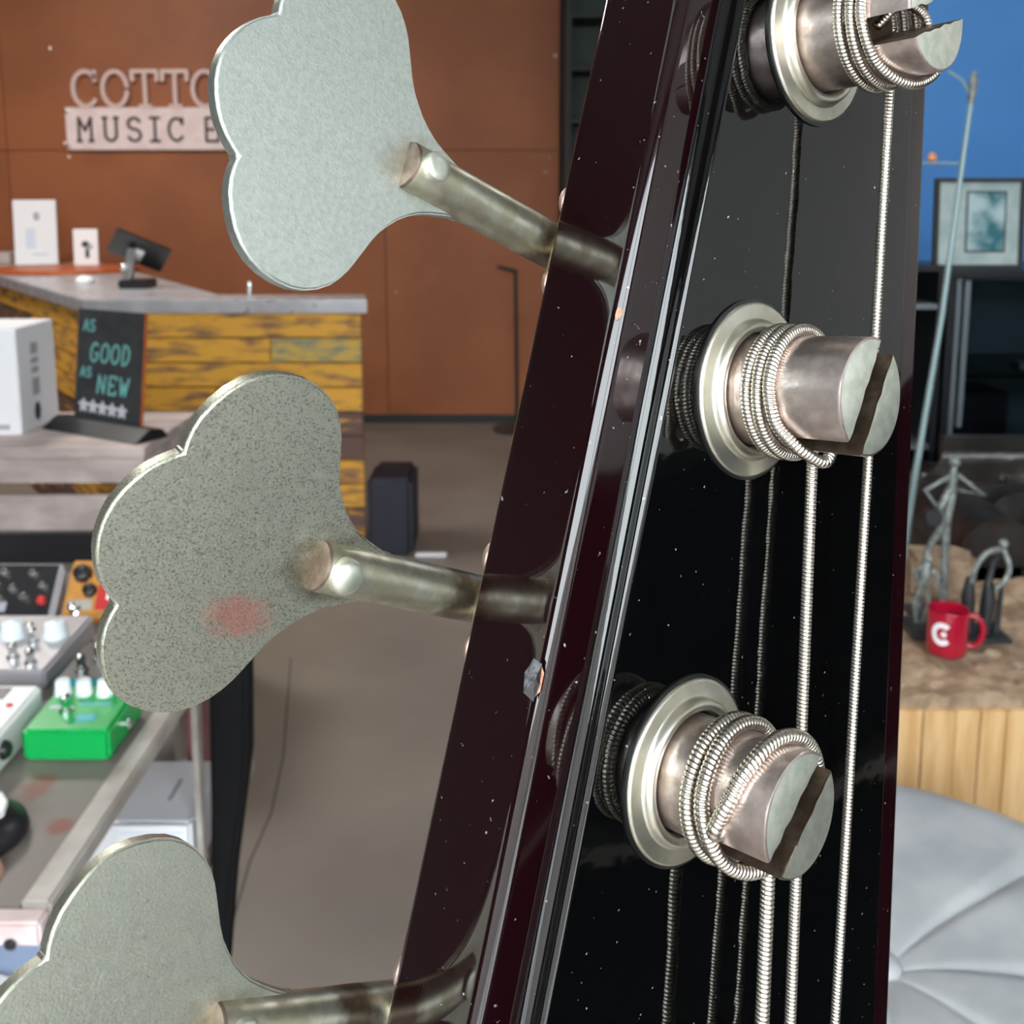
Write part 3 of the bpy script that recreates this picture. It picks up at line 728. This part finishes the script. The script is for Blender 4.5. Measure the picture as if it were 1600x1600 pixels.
# chalkboard
CB = thing('chalkboard', (-1.07, 2.74, 0.752), 'small black chalkboard lettered AS GOOD AS NEW with five white stars', 'chalkboard')
p0, p1 = Vector((-1.178, 2.800)), Vector((-0.952, 2.665)); yaw = math.atan2(p1.y - p0.y, p1.x - p0.x); bw = (p1 - p0).length
cbm = Matrix.Translation((p0.x, p0.y, 0.762)) @ Matrix.Rotation(yaw, 4, 'Z') @ Matrix.Rotation(R(83), 4, 'X')
put(MB().box(0, bw, 0, .310, -.006, 0, mtx=cbm).build('board', 'chalkboard', bevel=0.001), CB)
put(MB().box(bw - .0015, bw + .001, 0, .310, -.0065, .0006, mtx=cbm).build('board_edge', M['orange_wood']), CB)
bs = Matrix.Translation((p0.x, p0.y, 0.7525)) @ Matrix.Rotation(yaw, 4, 'Z')
put(MB().prism([(-.06, 0), (.05, 0), (.03, .025), (-.012, .03)], -.055, bw + .05, mtx=bs @ Matrix.Rotation(R(90), 4, 'Z') @ Matrix.Rotation(R(90), 4, 'X')).build('base', 'blackplastic', bevel=0.002), CB)
def chalk(txt, x, y, w, h, gap, st, m, shear=0.0):
    for i, ch in enumerate(txt):
        if ch == ' ': continue
        g = [[(a + (b - y) * shear, b) for a, b in ln] for ln in glyph(ch, x + i * gap, y, w, h)]
        put(strokes(g, st, .0008, cbm).build('chalk_letter', m), CB)
chalk('AS', .022, .252, .022, .030, .026, .0045, 'mint', .1)
chalk('GOOD', .055, .172, .030, .050, .041, .0060, 'mint', .12)
chalk('AS', .018, .130, .020, .026, .025, .0045, 'mint', .1)
chalk('NEW', .085, .092, .034, .046, .044, .0060, 'mint', .12)
for i in range(5): put(strokes(glyph('*', .020 + i * .038, .040 - i * .001, .034, .030), .0065, .0008, cbm).build('chalk_star', 'chalk'), CB)

# ================================================================== pedal table
PT = thing('pedal_table', (-0.9, 1.35, 0), 'low grey table with red stains carrying the effects pedals', 'table')
def tb(name, m, *a, **k): return put(box(name, m, *a, **k), PT)
o = MB().box(-1.7, -0.456, 0.895, 1.82, 0.695, 0.72).build('table_top', 'table'); put(o, PT)
tb('edge_strip', 'trim', -0.456, -0.428, 0.895, 1.82, 0.700, 0.723, bevel=0.003)
tb('front_rail', 'pinkpaint', -1.7, -0.428, 0.872, 0.895, 0.694, 0.718, bevel=0.003)
tb('back_rail', 'blackplastic', -1.7, -0.50, 1.82, 1.84, 0.60, 0.775, bevel=0.002)
tb('lower_shelf', 'trim', -1.65, -0.47, 1.30, 1.80, 0.335, 0.355)
for x, y in ((-1.66, .92), (-1.66, 1.78), (-0.62, 1.78)): tb('leg', 'trim', x - .02, x + .02, y - .02, y + .02, 0, 0.695)
tb('pale_post', 'trim', -0.468, -0.459, 1.45, 1.47, 0.0, 0.68)
tb('pink_post', 'pinkwood', -0.545, -0.515, 1.66, 1.69, 0.355, 0.68)
for x in (-0.455, -0.488):
    o = MB().lathe([(.005, 0), (.006, .002), (.004, .004)], n=12, mtx=Matrix.Rotation(R(90), 4, 'X')).build('bolt', 'blackplastic'); o.location = (x + .0, .872, .698); put(o, PT)

def pedal(name, label, x0, x1, y0, y1, h, m, hf=None, slope=True, z=0.72):
    """enclosure lower at the front"""
    t = thing(name, ((x0 + x1) / 2, (y0 + y1) / 2, z), label, 'effects pedal')
    hf = hf or h
    prof = [(y0, 0), (y1, 0), (y1, h), (y0, hf)]
    mx = Matrix.Translation((x0, 0, z + .0005)) @ Matrix(((0, 0, 1, 0), (1, 0, 0, 0), (0, 1, 0, 0), (0, 0, 0, 1)))
    put(MB().prism(prof, 0, x1 - x0, mtx=mx).build('enclosure', m, bevel=0.004, smooth=40), t)
    t['top'] = 0
    def top(y): return z + .0005 + hf + (h - hf) * (y - y0) / (y1 - y0)
    return t, top
def knob(t, x, y, z, r, h, m, name='knob', tilt=0.0):
    o = MB().lathe([(r * 1.08, 0), (r * 1.08, h * .25), (r, h * .3), (r * .92, h * .94), (r * .8, h)], (x, y, z - .001), 20, mtx=Matrix.Rotation(tilt, 4, 'X')).build(name, m, smooth=40); put(o, t)
def switch(t, x, y, z, tilt=0.0):
    put(MB().lathe([(.0085, 0), (.0085, .004), (.0055, .005), (.0055, .014), (.0062, .015), (.006, .021), (.003, .023)], (x, y, z - .001), 16, mtx=Matrix.Rotation(tilt, 4, 'X')).build('footswitch', 'chrome', smooth=40), t)
def decal(t, name, m, x0, x1, y0, y1, top):
    vs = [(x0, y0, top(y0) + .0008), (x1, y0, top(y0) + .0008), (x1, y1, top(y1) + .0008), (x0, y1, top(y1) + .0008)]
    vs += [(x, y, z - .002) for x, y, z in vs]
    put(MB().add(vs, [(0, 1, 2, 3), (7, 6, 5, 4), (0, 4, 5, 1), (1, 5, 6, 2), (2, 6, 7, 3), (3, 7, 4, 0)]).build(name, m), t)
# black pedal with pale rim, propped up steeply
y0, y1 = 1.540, 1.600; tl = math.atan2(.068, .060)
t, top = pedal('effects_pedal', 'black effects pedal with pale metal rim and many small chrome knobs', -0.93, -0.700, y0, y1, .080, 'grey_enamel', .012)
decal(t, 'panel', 'blackplastic', -0.922, -0.708, y0 + .003, y1 - .004, top)
for x, f in ((-.90, .9), (-.86, .75), (-.79, .8), (-.745, .78), (-.725, .55), (-.80, .6), (-.77, .5), (-.75, .35), (-.785, .3), (-.84, .45)): knob(t, x, y0 + (y1 - y0) * f, top(y0 + (y1 - y0) * f) + .001, .006, .010, 'chrome', 'knob', tl)
knob(t, -.722, y0 + .018, top(y0 + .018) + .001, .007, .008, 'red', 'lamp', tl); decal(t, 'lettering_strip', 'greyprint', -.92, -.775, y0 + .006, y0 + .016, lambda y: top(y) + .0008)
# orange pedal, propped up likewise
y0, y1 = 1.545, 1.605; tl = math.atan2(.070, .060)
t, top = pedal('effects_pedal', 'orange effects pedal with black knobs and a red patch', -0.690, -0.575, y0, y1, .084, 'orange', .014)
for x, f in ((-.668, .72), (-.632, .72)): knob(t, x, y0 + (y1 - y0) * f, top(y0 + (y1 - y0) * f), .013, .016, 'blackplastic', 'knob', tl)
decal(t, 'red_patch', 'red', -.640, -.580, y0 + .006, y0 + .038, top); decal(t, 'white_print', 'white', -.625, -.592, y0 + .016, y0 + .034, lambda y: top(y) + .0008)
knob(t, -.652, y0 + .026, top(y0 + .026), .010, .012, 'blackplastic', 'knob', tl); decal(t, 'cream_print', 'trim', -.683, -.645, y0 + .006, y0 + .016, top); switch(t, -.668, y0 + .006, top(y0 + .006), tl)
# grey pedal
t, top = pedal('effects_pedal', 'silver grey effects pedal with two pale knobs and chrome toggles', -0.90, -0.618, 1.325, 1.495, .036, 'grey_enamel', .028)
for x in (-.705, -.645): knob(t, x, 1.425, top(1.425), .016, .024, 'knobwhite')
for x, y in ((-.678, 1.42), (-.668, 1.405), (-.675, 1.36), (-.645, 1.345)): switch(t, x, y, top(y))
decal(t, 'dark_print', 'greyprint', -.86, -.735, 1.38, 1.46, top)
# white pedal
t, top = pedal('effects_pedal', 'white effects pedal with a red dot, beside the green one', -0.70, -0.580, 1.085, 1.235, .052, 'white_enamel', .045)
decal(t, 'dark_print', 'blackplastic', -.68, -.612, 1.20, 1.226, top); knob(t, -.597, 1.185, top(1.185), .004, .003, 'red', 'lamp')
knob(t, -.650, 1.12, top(1.12), .012, .018, 'chrome')
put(MB().lathe([(.011, 0), (.011, .004), (.008, .008)], (-.581, 1.13, .744), 14, mtx=Matrix.Rotation(R(90), 4, 'Y')).build('jack', 'blackplastic', smooth=40), t)
# green pedal
t, top = pedal('effects_pedal', 'bright green effects pedal with three clear knobs in a row', -0.567, -0.466, 1.147, 1.258, .042, 'green', .038)
for x in (-.553, -.527, -.501): knob(t, x, 1.232, top(1.232), .0095, .020, 'knobwhite')
switch(t, -.532, 1.19, top(1.19)); decal(t, 'pale_lettering', 'chalk', -.556, -.538, 1.198, 1.203, top); decal(t, 'pale_lettering', 'mint', -.524, -.485, 1.205, 1.211, top); decal(t, 'dark_print', 'teal', -.514, -.492, 1.168, 1.182, top)
put(MB().lathe([(.007, 0), (.007, .006), (.004, .008)], (-.467, 1.20, .740), 14, mtx=Matrix.Rotation(R(90), 4, 'Y')).build('jack', 'chrome', smooth=40), t)
# teal pedal
t, top = pedal('effects_pedal', 'small dark effects pedal with a teal front, behind the green one', -0.585, -0.495, 1.278, 1.385, .042, 'teal', .036)
decal(t, 'dark_panel', 'blackplastic', -.582, -.498, 1.284, 1.382, top); switch(t, -.560, 1.305, top(1.305) + .001); switch(t, -.548, 1.335, top(1.335) + .001)
# black and white rounded object at the table's near end
BW = thing('rounded_ornament', (-0.545, 0.985, 0.7205), 'black rounded object with white pointed shape and tan patch, cut by the picture edge', 'ornament')
put(MB().lathe([(.046, 0), (.050, .008), (.047, .018), (.033, .027), (.015, .031), (.001, .032)], (-0.545, 0.995, 0.7205), 36).build('black_body', 'blackplastic', smooth=60), BW)
pts = [(-.03, .020), (-.006, .006), (-.003, .032), (.012, .014), (.017, -.004), (.012, -.018), (.014, -.044), (-.001, -.026), (-.03, -.014)]
put(MB().prism([(-0.530 + x, 0.995 + y) for x, y in pts], 0.749, 0.756).build('white_shape', 'white', bevel=0.001), BW)
put(MB().lathe([(.022, 0), (.020, .008), (.011, .012), (.001, .013)], (-0.515, 0.938, 0.7205), 24).build('tan_patch', 'skin', smooth=60), BW)
# papers below the table's front rail
tb('upper_shelf', mat('pale_blue_shelf', (0.45, 0.56, 0.80), 0.5), -1.65, -0.485, 0.84, 1.0, 0.585, 0.600, bevel=0.002)
tb('shelf_bracket', 'trim', -0.70, -0.68, 0.97, 0.99, 0.60, 0.695)
mx = Matrix.Translation((-0.585, 0.895, 0.6025)) @ Matrix.Rotation(R(-14), 4, 'Z')
o = MB().box(-.12, .10, -.06, .07, 0, .003, mtx=mx).build('paper_sheet', 'white'); tag(o, 'white paper sheets on the pale blue shelf under the pedal table', 'paper')
# white carton with a label card on the lower shelf
LB = thing('carton', (-0.56, 1.53, 0.355), 'white carton with a dark mark on the shelf under the pedal table', 'box')
put(box('carton_body', 'white', -0.66, -0.476, 1.452, 1.63, 0.355, 0.45, bevel=0.006, smooth=40), LB)
put(MB().box(-.53, -.523, 1.51, 1.57, .4495, .4506).build('printed_mark', 'greyprint'), LB)
LC = thing('price_card', (-0.52, 1.44, 0.37), 'white price card with a blue border in front of the carton', 'card')
put(MB().box(-0.585, -0.478, 1.440, 1.446, 0.355, 0.452).build('card', 'white', bevel=0.001), LC)
for a in ((-.578, -.485, .440, .442), (-.578, -.485, .40, .402)): put(MB().box(a[0], a[1], 1.4393, 1.4402, a[2], a[3]).build('border_line', 'bluewhite'), LC)
# black case hanging between the table and the floor space
pl = [(-0.452, 0.69), (-0.394, 0.69), (-0.399, 0.53), (-0.430, 0.33), (-0.449, 0.16), (-0.47, 0.16), (-0.458, 0.45)]
mx = Matrix.Translation((0, 1.49, 0)) @ Matrix.Rotation(R(90), 4, 'X')
o = MB().prism(pl, -.05, 0.0, mtx=mx).build('black_bag', 'bag', bevel=0.006, smooth=40); tag(o, 'flat black bag hanging beside the pedal table', 'bag')

# floor items
o = MB().box(-0.552, -0.38, 3.905, 4.2, 0.0, 0.305).build('floor_speaker', 'navy', bevel=0.02, seg=3, smooth=40); tag(o, 'dark navy box standing on the floor at the end of the counter', 'box')
o = MB().box(-0.37, -0.25, 3.90, 3.93, 0.0, 0.012).build('floor_strip', 'white', bevel=0.002); tag(o, 'short white strip lying on the floor beside the navy box', 'strip')
MS = thing('music_stand', (0.03, 6.1, 0), 'thin dark stand with a short arm before the brown wall', 'stand')
put(MB().tube([(0.03, 6.12, 0.02), (0.02, 6.12, 0.93)], .012, 10).build('pole', 'frame', smooth=40), MS)
put(MB().tube([(0.03, 6.12, 0.93), (-.08, 6.10, 0.96)], .012, 10).build('arm', 'frame', smooth=40), MS)
put(MB().lathe([(.14, 0), (.14, .015), (.03, .03)], (0.03, 6.12, 0), 24).build('base', 'frame', smooth=40), MS)
SR = thing('shelf_rack', (0.7, 6.2, 0), 'dark green-grey shelf rack beside the brown wall', 'shelf')
for x in (0.31, 1.12): put(box('upright', 'dark_wall', x - .015, x + .015, 6.0, 6.35, 0, 2.9), SR)
put(box('back_panel', mat('green_grey_panel', (0.05, 0.075, 0.07), .6), 0.33, 1.10, 6.335, 6.352, 0.02, 2.9), SR)
for z in (0.4, 0.8, 1.2, 1.48, 1.76, 2.04, 2.32, 2.6): put(box('shelf', 'dark_wall', 0.325, 1.105, 6.0, 6.33, z, z + .022), SR)

# ================================================================== right side: ottoman
OT = thing('ottoman', (0.470, 1.215, 0), 'round pale grey leather ottoman with radiating seams and a centre button', 'ottoman')
OC = Vector((0.470, 1.215, 0)); OR = 0.425
put(MB().lathe([(.36, .03), (.405, .06), (.415, .20), (.418, .33)], OC, 64).build('base', 'leather_grey', smooth=50), OT)
def wedge(a0, a1):
    mb = MB(); nr, na = 16, 14; rows_ = []
    for i in range(nr + 1):
        t = i / nr; row = []
        for j in range(na + 1):
            s = j / na; a = a0 + (a1 - a0) * s
            if t < .8: r = 0.014 + (OR - .035) * t / .8; zt = 0.0
            else: k = (t - .8) / .2 * PI / 2; r = 0.014 + (OR - .035) + .035 * math.sin(k); zt = -.045 * (1 - math.cos(k))
            ed = min(s, 1 - s) * (a1 - a0) * r          # metres to the seam
            puff = 1 - math.exp(-ed / .0045)
            puff2 = 1 - math.exp(-max(0, r - .01) / .06)
            z = .395 + .022 * puff2 + .009 * puff * puff2 + zt
            row.append((OC.x + r * math.cos(a), OC.y + r * math.sin(a), z))
        rows_.append(row)
    rows_.append([(x, y, .325) for x, y, z in rows_[-1]])
    n = na + 1
    mb.add([p for r_ in rows_ for p in r_], [(i * n + j, i * n + j + 1, (i + 1) * n + j + 1, (i + 1) * n + j) for i in range(len(rows_) - 1) for j in range(na)])
    return mb.build('cushion_panel', 'leather_grey', smooth=60)
for k in range(8): put(wedge(R(32 + 45 * k) + .0015, R(77 + 45 * k) - .0015), OT)
put(MB().lathe([(.020, .385), (.024, .402), (.019, .411), (.008, .415), (.001, .416)], OC, 24).build('button', 'leather_grey', smooth=60), OT)

# rough-topped table with pine planks
WT = thing('log_table', (1.1, 2.2, 0), 'low table with hewn wooden top and vertical pine plank front', 'table')
def slab():
    mb = MB(); nx, ny = 60, 44; rnd = random.Random(4)
    import mathutils
    vs = []
    def hgt(x, y):
        p = Vector((x * 26, y * 26, 3)); q = Vector((x * 9, y * 9, 8))
        return 0.010 * mathutils.noise.cell(p * .9) * .9 + 0.012 * mathutils.noise.noise(q) + .004 * mathutils.noise.noise(p * 2)
    for j in range(ny + 1):
        for i in range(nx + 1):
            x = .60 + .95 * i / nx; y = 1.915 + .60 * j / ny
            y2 = y + (0.012 * mathutils.noise.noise(Vector((x * 40, 1, 2))) if j in (0, ny) else 0)
            vs.append((x, y2, .424 + hgt(x, y)))
    n = nx + 1; m = len(vs)
    fs = [(j * n + i, j * n + i + 1, (j + 1) * n + i + 1, (j + 1) * n + i) for j in range(ny) for i in range(nx)]
    rim = [i for i in range(n)] + [j * n + nx for j in range(1, ny + 1)] + [ny * n + i for i in range(nx - 1, -1, -1)] + [j * n for j in range(ny - 1, 0, -1)]
    vs += [(vs[i][0], vs[i][1], .375) for i in rim]; L = len(rim)
    fs += [(rim[k], rim[(k + 1) % L], m + (k + 1) % L, m + k) for k in range(L)] + [tuple(m + k for k in range(L))]
    return mb.add(vs, fs).build('hewn_top', 'roughwood')
put(slab(), WT)
x = 0.62
for k in range(16):
    w = random.choice((.050, .056, .062, .048))
    put(box('pine_plank', 'pine', x, x + w - .0025, 1.905 - random.uniform(0, .004), 1.925, 0.0, .395, bevel=0.0015), WT); x += w
put(box('inner_frame', 'roughwood', .64, 1.5, 1.93, 2.48, 0, .374), WT)
o = MB().prism([(0.93, 2.36), (1.06, 2.34), (1.10, 2.42), (1.07, 2.47), (0.94, 2.48)], .438, .535).build('wood_block', 'roughwood', bevel=0.012, smooth=30)
tag(o, 'brown hewn wooden block behind the iron figures', 'wood block')

# red mug
MG = thing('mug', (0.895, 2.07, 0.43), 'red glazed mug with a white letter C on the hewn table', 'mug')
mc = (0.895, 2.075, 0.438)
put(MB().lathe([(.036, 0), (.039, .003), (.0405, .01), (.0405, .092), (.0395, .095), (.037, .094), (.0365, .088), (.036, .012), (.001, .008)], mc, 40).build('mug_body', 'mug', smooth=50), MG)
hp = [(mc[0] + .036 + dx * math.cos(R(-20)), mc[1] + dx * math.sin(R(-20)), mc[2] + dz) for dx, dz in ((-.002, .074), (.015, .080), (.030, .068), (.034, .045), (.027, .024), (.012, .014), (-.002, .018))]
put(MB().tube([tuple(p) for p in smooth_path(hp, .004)], .0065, 12).build('handle', 'mug', smooth=60), MG)
cb = MB()
for i in range(22):   # letter C wrapped round the mug's side
    pass
def wrap(a, z, rr): return (mc[0] + rr * math.cos(a), mc[1] + rr * math.sin(a), mc[2] + z)
A0 = R(-128)
outer = arc(0, 0, .021, .024, 45, 315, 20); inner = arc(0, 0, .011, .013, 45, 315, 20)
vs = []; 
for (xo, zo), (xi, zi) in zip(outer, inner):
    for (px, pz) in ((xo, zo), (xi, zi)):
        for rr in (.0403, .0412): vs.append(wrap(A0 + px / .0405, .052 + pz, rr))
fs = []
for i in range(20):
    b0, b1 = i * 4, (i + 1) * 4
    fs += [(b0 + 1, b0 + 3, b1 + 3, b1 + 1), (b0, b0 + 1, b1 + 1, b1), (b0 + 2, b1 + 2, b1 + 3, b0 + 3)]
fs += [(0, 2, 3, 1), (80, 81, 83, 82)]
put(cb.add(vs, fs).build('letter_c', 'white', smooth=40), MG)
put(MB().lathe([(.0055, 0), (.0055, .0012)], n=14, mtx=Matrix.Rotation(A0, 4, 'Z') @ Matrix.Rotation(R(90), 4, 'Y')).build('letter_dot', 'white'), MG)
COL.objects[-1].location = wrap(A0 + .10, .052, .0403)

# welded iron figures
def rodparts(t, parts):
    for name, pts, r, m in parts: put(MB().tube(pts, r, 10).build(name, m, smooth=60), t)
def ball(t, c, r, m, name='head'):
    put(MB().lathe([(r * math.cos(R(a)), r * math.sin(R(a))) for a in range(-88, 89, 16)], c, 16).build(name, m, smooth=60), t)
FA = thing('iron_figure', (0.95, 2.25, .43), 'tall welded iron stick figure with hands on hips', 'figurine', 'welded iron figures')
ball(FA, (.962, 2.25, .795), .012, 'iron')
Y2 = 2.25
rodparts(FA, [('torso', [(.962, Y2, .785), (.960, Y2, .757), (.957, Y2, .722)], [.006, .012, .008], 'iron'),
              ('arm', [(.968, Y2, .768), (1.028, Y2 - .01, .722), (.965, Y2 - .01, .737)], .0055, 'iron'),
              ('arm', [(.955, Y2, .765), (.897, Y2 - .01, .735), (.925, Y2 - .01, .700)], .0055, 'iron'),
              ('leg', [(.962, Y2, .728), (.952, Y2, .66), (.955, Y2, .53), (.957, Y2, .452)], [.009, .010, .009, .010], 'iron'),
              ('leg', [(.955, Y2, .735), (.930, Y2 - .01, .69), (.944, Y2 - .005, .66), (.915, Y2, .595), (.900, Y2, .50), (.905, Y2, .452)], [.008, .009, .009, .008, .007, .008], 'iron')])
put(MB().lathe([(.018, -.011), (.021, 0), (.018, .011)], (.916, Y2 - .015, .677), 18, mtx=Matrix.Rotation(R(90), 4, 'X')).build('guitar_body', 'iron_dark', smooth=50), FA)
put(box('base', 'iron_dark', .885, .985, 2.20, 2.30, .438, .455, bevel=.003), FA)
FB = thing('iron_figure', (0.88, 2.17, .43), 'small crouched iron figure beside the headstock edge', 'figurine', 'welded iron figures')
Y3 = 2.17
ball(FB, (.885, Y3, .605), .009, 'iron')
rodparts(FB, [('torso', [(.884, Y3, .597), (.880, Y3, .572), (.876, Y3, .545)], [.010, .016, .009], 'iron'),
              ('arm', [(.890, Y3, .585), (.905, Y3 - .01, .570), (.902, Y3 - .01, .545)], .004, 'iron'),
              ('arm', [(.870, Y3, .585), (.852, Y3 - .01, .575), (.862, Y3 - .01, .558)], .004, 'iron'),
              ('leg', [(.882, Y3, .548), (.892, Y3, .51), (.880, Y3, .455)], .005, 'iron'),
              ('leg', [(.872, Y3, .548), (.862, Y3, .51), (.870, Y3, .455)], .005, 'iron')])
put(box('base', 'iron_dark', .845, .915, 2.13, 2.21, .438, .462, bevel=.003), FB)
FC = thing('iron_figure', (0.99, 2.13, .43), 'dark iron figure with looped arms behind the red mug', 'figurine', 'welded iron figures')
Y4 = 2.15
ball(FC, (1.033, Y4, .645), .010, 'iron')
loop = [(1.028, Y4, .633), (.995, Y4 - .01, .628), (.972, Y4 - .015, .60), (.966, Y4 - .015, .565)]
rodparts(FC, [('arm', [tuple(p) for p in smooth_path(loop, .01)], .006, 'iron'),
              ('arm', [tuple(p) for p in smooth_path([(1.034, Y4, .632), (1.044, Y4 - .01, .60), (1.036, Y4 - .015, .57), (1.012, Y4 - .02, .553)], .01)], .006, 'iron'),
              ('torso', [(1.032, Y4, .635), (1.020, Y4 + .01, .60), (1.006, Y4, .55)], [.005, .006, .008], 'iron_dark'),
              ('leg', [(.968, Y4, .570), (.966, Y4, .53), (.972, Y4, .448)], [.008, .014, .012], 'iron_dark'),
              ('leg', [(1.008, Y4, .558), (1.010, Y4, .52), (1.005, Y4, .448)], [.010, .016, .013], 'iron_dark'),
              ('leg', [(1.036, Y4, .56), (1.034, Y4, .50), (1.030, Y4, .448)], [.005, .006, .008], 'iron_dark')])
put(box('base', 'iron_dark', .955, 1.05, 2.11, 2.20, .438, .450, bevel=.003), FC)
# tall thin rod
RD = thing('metal_rod', (0.91, 2.4, .43), 'tall thin pale metal rod with side branches before the blue wall', 'rod')
put(MB().tube([(.912, 2.4, .43), (.936, 2.4, .722), (.975, 2.4, 1.10), (1.000, 2.4, 1.46), (1.009, 2.4, 1.575)], [.008, .008, .0065, .0055, .005], 10).build('shaft', 'rod', smooth=60), RD)
put(MB().tube([(1.008, 2.4, 1.565), (1.010, 2.4, 1.60), (1.012, 2.4, 1.635)], [.006, .011, .006], 10).build('tip', 'iron', smooth=60), RD)
put(MB().tube([(1.008, 2.4, 1.585), (.985, 2.4, 1.618), (.955, 2.4, 1.636)], .0028, 8).build('branch', 'rod', smooth=60), RD)
put(MB().tube([(.997, 2.4, 1.438), (.900, 2.4, 1.438)], .0025, 8).build('branch', 'rod', smooth=60), RD)
put(MB().lathe([(.001, -.01), (.009, -.004), (.010, .004), (.001, .012)], (.931, 2.4, 1.450), 14).build('bulb', 'bulb', smooth=60), RD)

# black leather armchair
AC = thing('armchair', (1.6, 3.0, 0), 'black leather armchair behind the hewn table', 'armchair')
def cushion(name, x0, x1, y0, y1, z0, z1, r, tuft=0):
    o = MB().box(x0, x1, y0, y1, z0, z1).build(name, 'leather_black', bevel=r, seg=5, smooth=60); return put(o, AC)
cushion('backrest', 1.16, 2.15, 2.95, 3.20, .18, .665, .11)
cushion('seat', 1.30, 2.05, 2.62, 2.98, .16, .40, .06)
for x in (1.24, 2.12):
    put(MB().lathe([(.001, 0), (.07, .004), (.095, .02), (.10, .05), (.10, .46)], (x, 3.06, .46), 32, mtx=Matrix.Rotation(R(90), 4, 'X')).build('armrest', 'leather_black', smooth=50), AC)
    cushion('arm_panel', x - .09, x + .09, 2.60, 3.06, .08, .46, .03)
put(MB().lathe([(.001, 0), (.07, .004), (.1, .02), (.105, .05), (.105, .30)], (1.44, 2.93, .44), 32, mtx=Matrix.Rotation(R(90), 4, 'X')).build('bolster', 'leather_black', smooth=50), AC)
for x in (1.22, 2.1):
    for y in (2.66, 3.15): put(MB().lathe([(.02, 0), (.03, .18)], (x, y, 0), 14).build('foot', 'frame', smooth=50), AC)
for x, z in ((1.40, .57), (1.58, .60), (1.78, .60), (1.95, .57), (1.49, .47), (1.68, .48), (1.88, .47)):
    put(MB().lathe([(.014, 0), (.012, .006), (.001, .009)], n=12, mtx=Matrix.Rotation(R(90), 4, 'X')).build('tuft_button', 'leather_black', smooth=60), AC)
    COL.objects[-1].location = (x, 2.951, z)

# glass cabinet, open shelf, picture
GC = thing('display_cabinet', (1.85, 3.7, 0), 'black display cabinet with glass doors below the picture', 'cabinet')
put(box('back', mat('cabinet_back', (0.20, 0.24, 0.26), 0.5), 1.44, 2.4, 3.98, 4.0, 0, 1.10), GC)
for x in (1.44, 2.38): put(box('side', 'cab', x, x + .02, 3.5, 3.98, 0, 1.10), GC)
put(box('top', 'cab', 1.43, 2.42, 3.48, 4.02, 1.10, 1.122, bevel=.003), GC); put(box('bottom', 'cab', 1.46, 2.38, 3.5, 3.98, .02, .06), GC)
for z in (.40, .76): put(box('shelf', 'cab', 1.46, 2.38, 3.52, 3.98, z, z + .015), GC)
for x in (1.462, 1.92):
    d = MB().box(x + .01, x + .455, 3.497, 3.502, .07, 1.09).build('glass_door', 'cab_glass'); put(d, GC)
    put(box('door_frame', 'cabtrim', x, x + .014, 3.488, 3.504, .06, 1.095), GC); put(box('door_frame', 'cabtrim', x + .446, x + .456, 3.488, 3.504, .06, 1.095), GC)
put(box('door_frame', 'cabtrim', 1.488, 1.505, 3.486, 3.497, .60, 1.09), GC)
o = box('cabinet_box', mat('dusky_purple', (.03, .018, .026), .5), 1.50, 1.70, 3.58, 3.80, .416, .70, bevel=.006); tag(o, 'dusky purple box inside the display cabinet', 'box')
o = box('cabinet_tin', 'steel', 1.74, 1.80, 3.60, 3.68, .776, .80, bevel=.003); tag(o, 'small silver tin inside the display cabinet', 'tin')
OS = thing('open_shelf', (1.36, 3.7, 0), 'narrow dark open shelf unit left of the display cabinet', 'shelf')
for x in (1.14, 1.405): put(box('side', 'cab', x, x + .02, 3.5, 3.95, 0, 1.12), OS)
put(box('back', 'cab', 1.16, 1.405, 3.93, 3.95, 0, 1.12), OS)
put(box('top', 'cab', 1.14, 1.425, 3.5, 3.95, 1.12, 1.14), OS)
for z in (.52, .995): put(box('shelf', 'cabtrim', 1.16, 1.405, 3.5, 3.93, z, z + .018), OS)
PC = thing('framed_picture', (1.56, 3.57, 1.122), 'framed teal picture with wide pale mat standing on the cabinet', 'picture')
mx = Matrix.Translation((1.555, 3.56, 1.124)) @ Matrix.Rotation(R(86), 4, 'X')
w2, hh = .148, .300
for a in ((-w2, w2, 0, .014), (-w2, w2, hh - .014, hh), (-w2, -w2 + .014, .014, hh - .014), (w2 - .014, w2, .014, hh - .014)):
    put(MB().box(a[0], a[1], a[2], a[3], -.02, .004, mtx=mx).build('frame_bar', 'frame', bevel=.0015), PC)
put(MB().box(-w2 + .01, w2 - .01, .01, hh - .01, -.015, -.004, mtx=mx).build('mat_board', 'mat_white'), PC)
put(MB().box(-.044, .090, .055, .258, -.006, -.002, mtx=mx).build('inner_border', 'frame'), PC)
put(MB().box(-.038, .084, .061, .252, -.004, -.001, mtx=mx).build('print', 'teal_print'), PC)
# unseen dark sideboard along the right wall, added to blacken the headstock's reflection
SB = thing('sideboard', (2.95, 1.0, 0), 'long black sideboard added out of view against the right wall', 'sideboard')
put(box('carcass', 'sideboard', 2.68, 3.19, -1.6, 3.2, 0.08, 1.0, bevel=.006), SB); put(box('plinth', 'frame', 2.72, 3.19, -1.58, 3.18, 0, .08), SB)
for k in range(6): put(box('door', 'sideboard', 2.665, 2.679, -1.59 + k * .8, -.80 + k * .8, .1, .98, bevel=.002), SB)

o = box('rug', 'rug', 1.0, 2.6, -1.7, 1.55, 0.0, 0.012, bevel=.004); tag(o, 'charcoal rug added out of view in front of the sideboard', 'rug')  # unseen rug, added so the lower headstock face reflects something dark
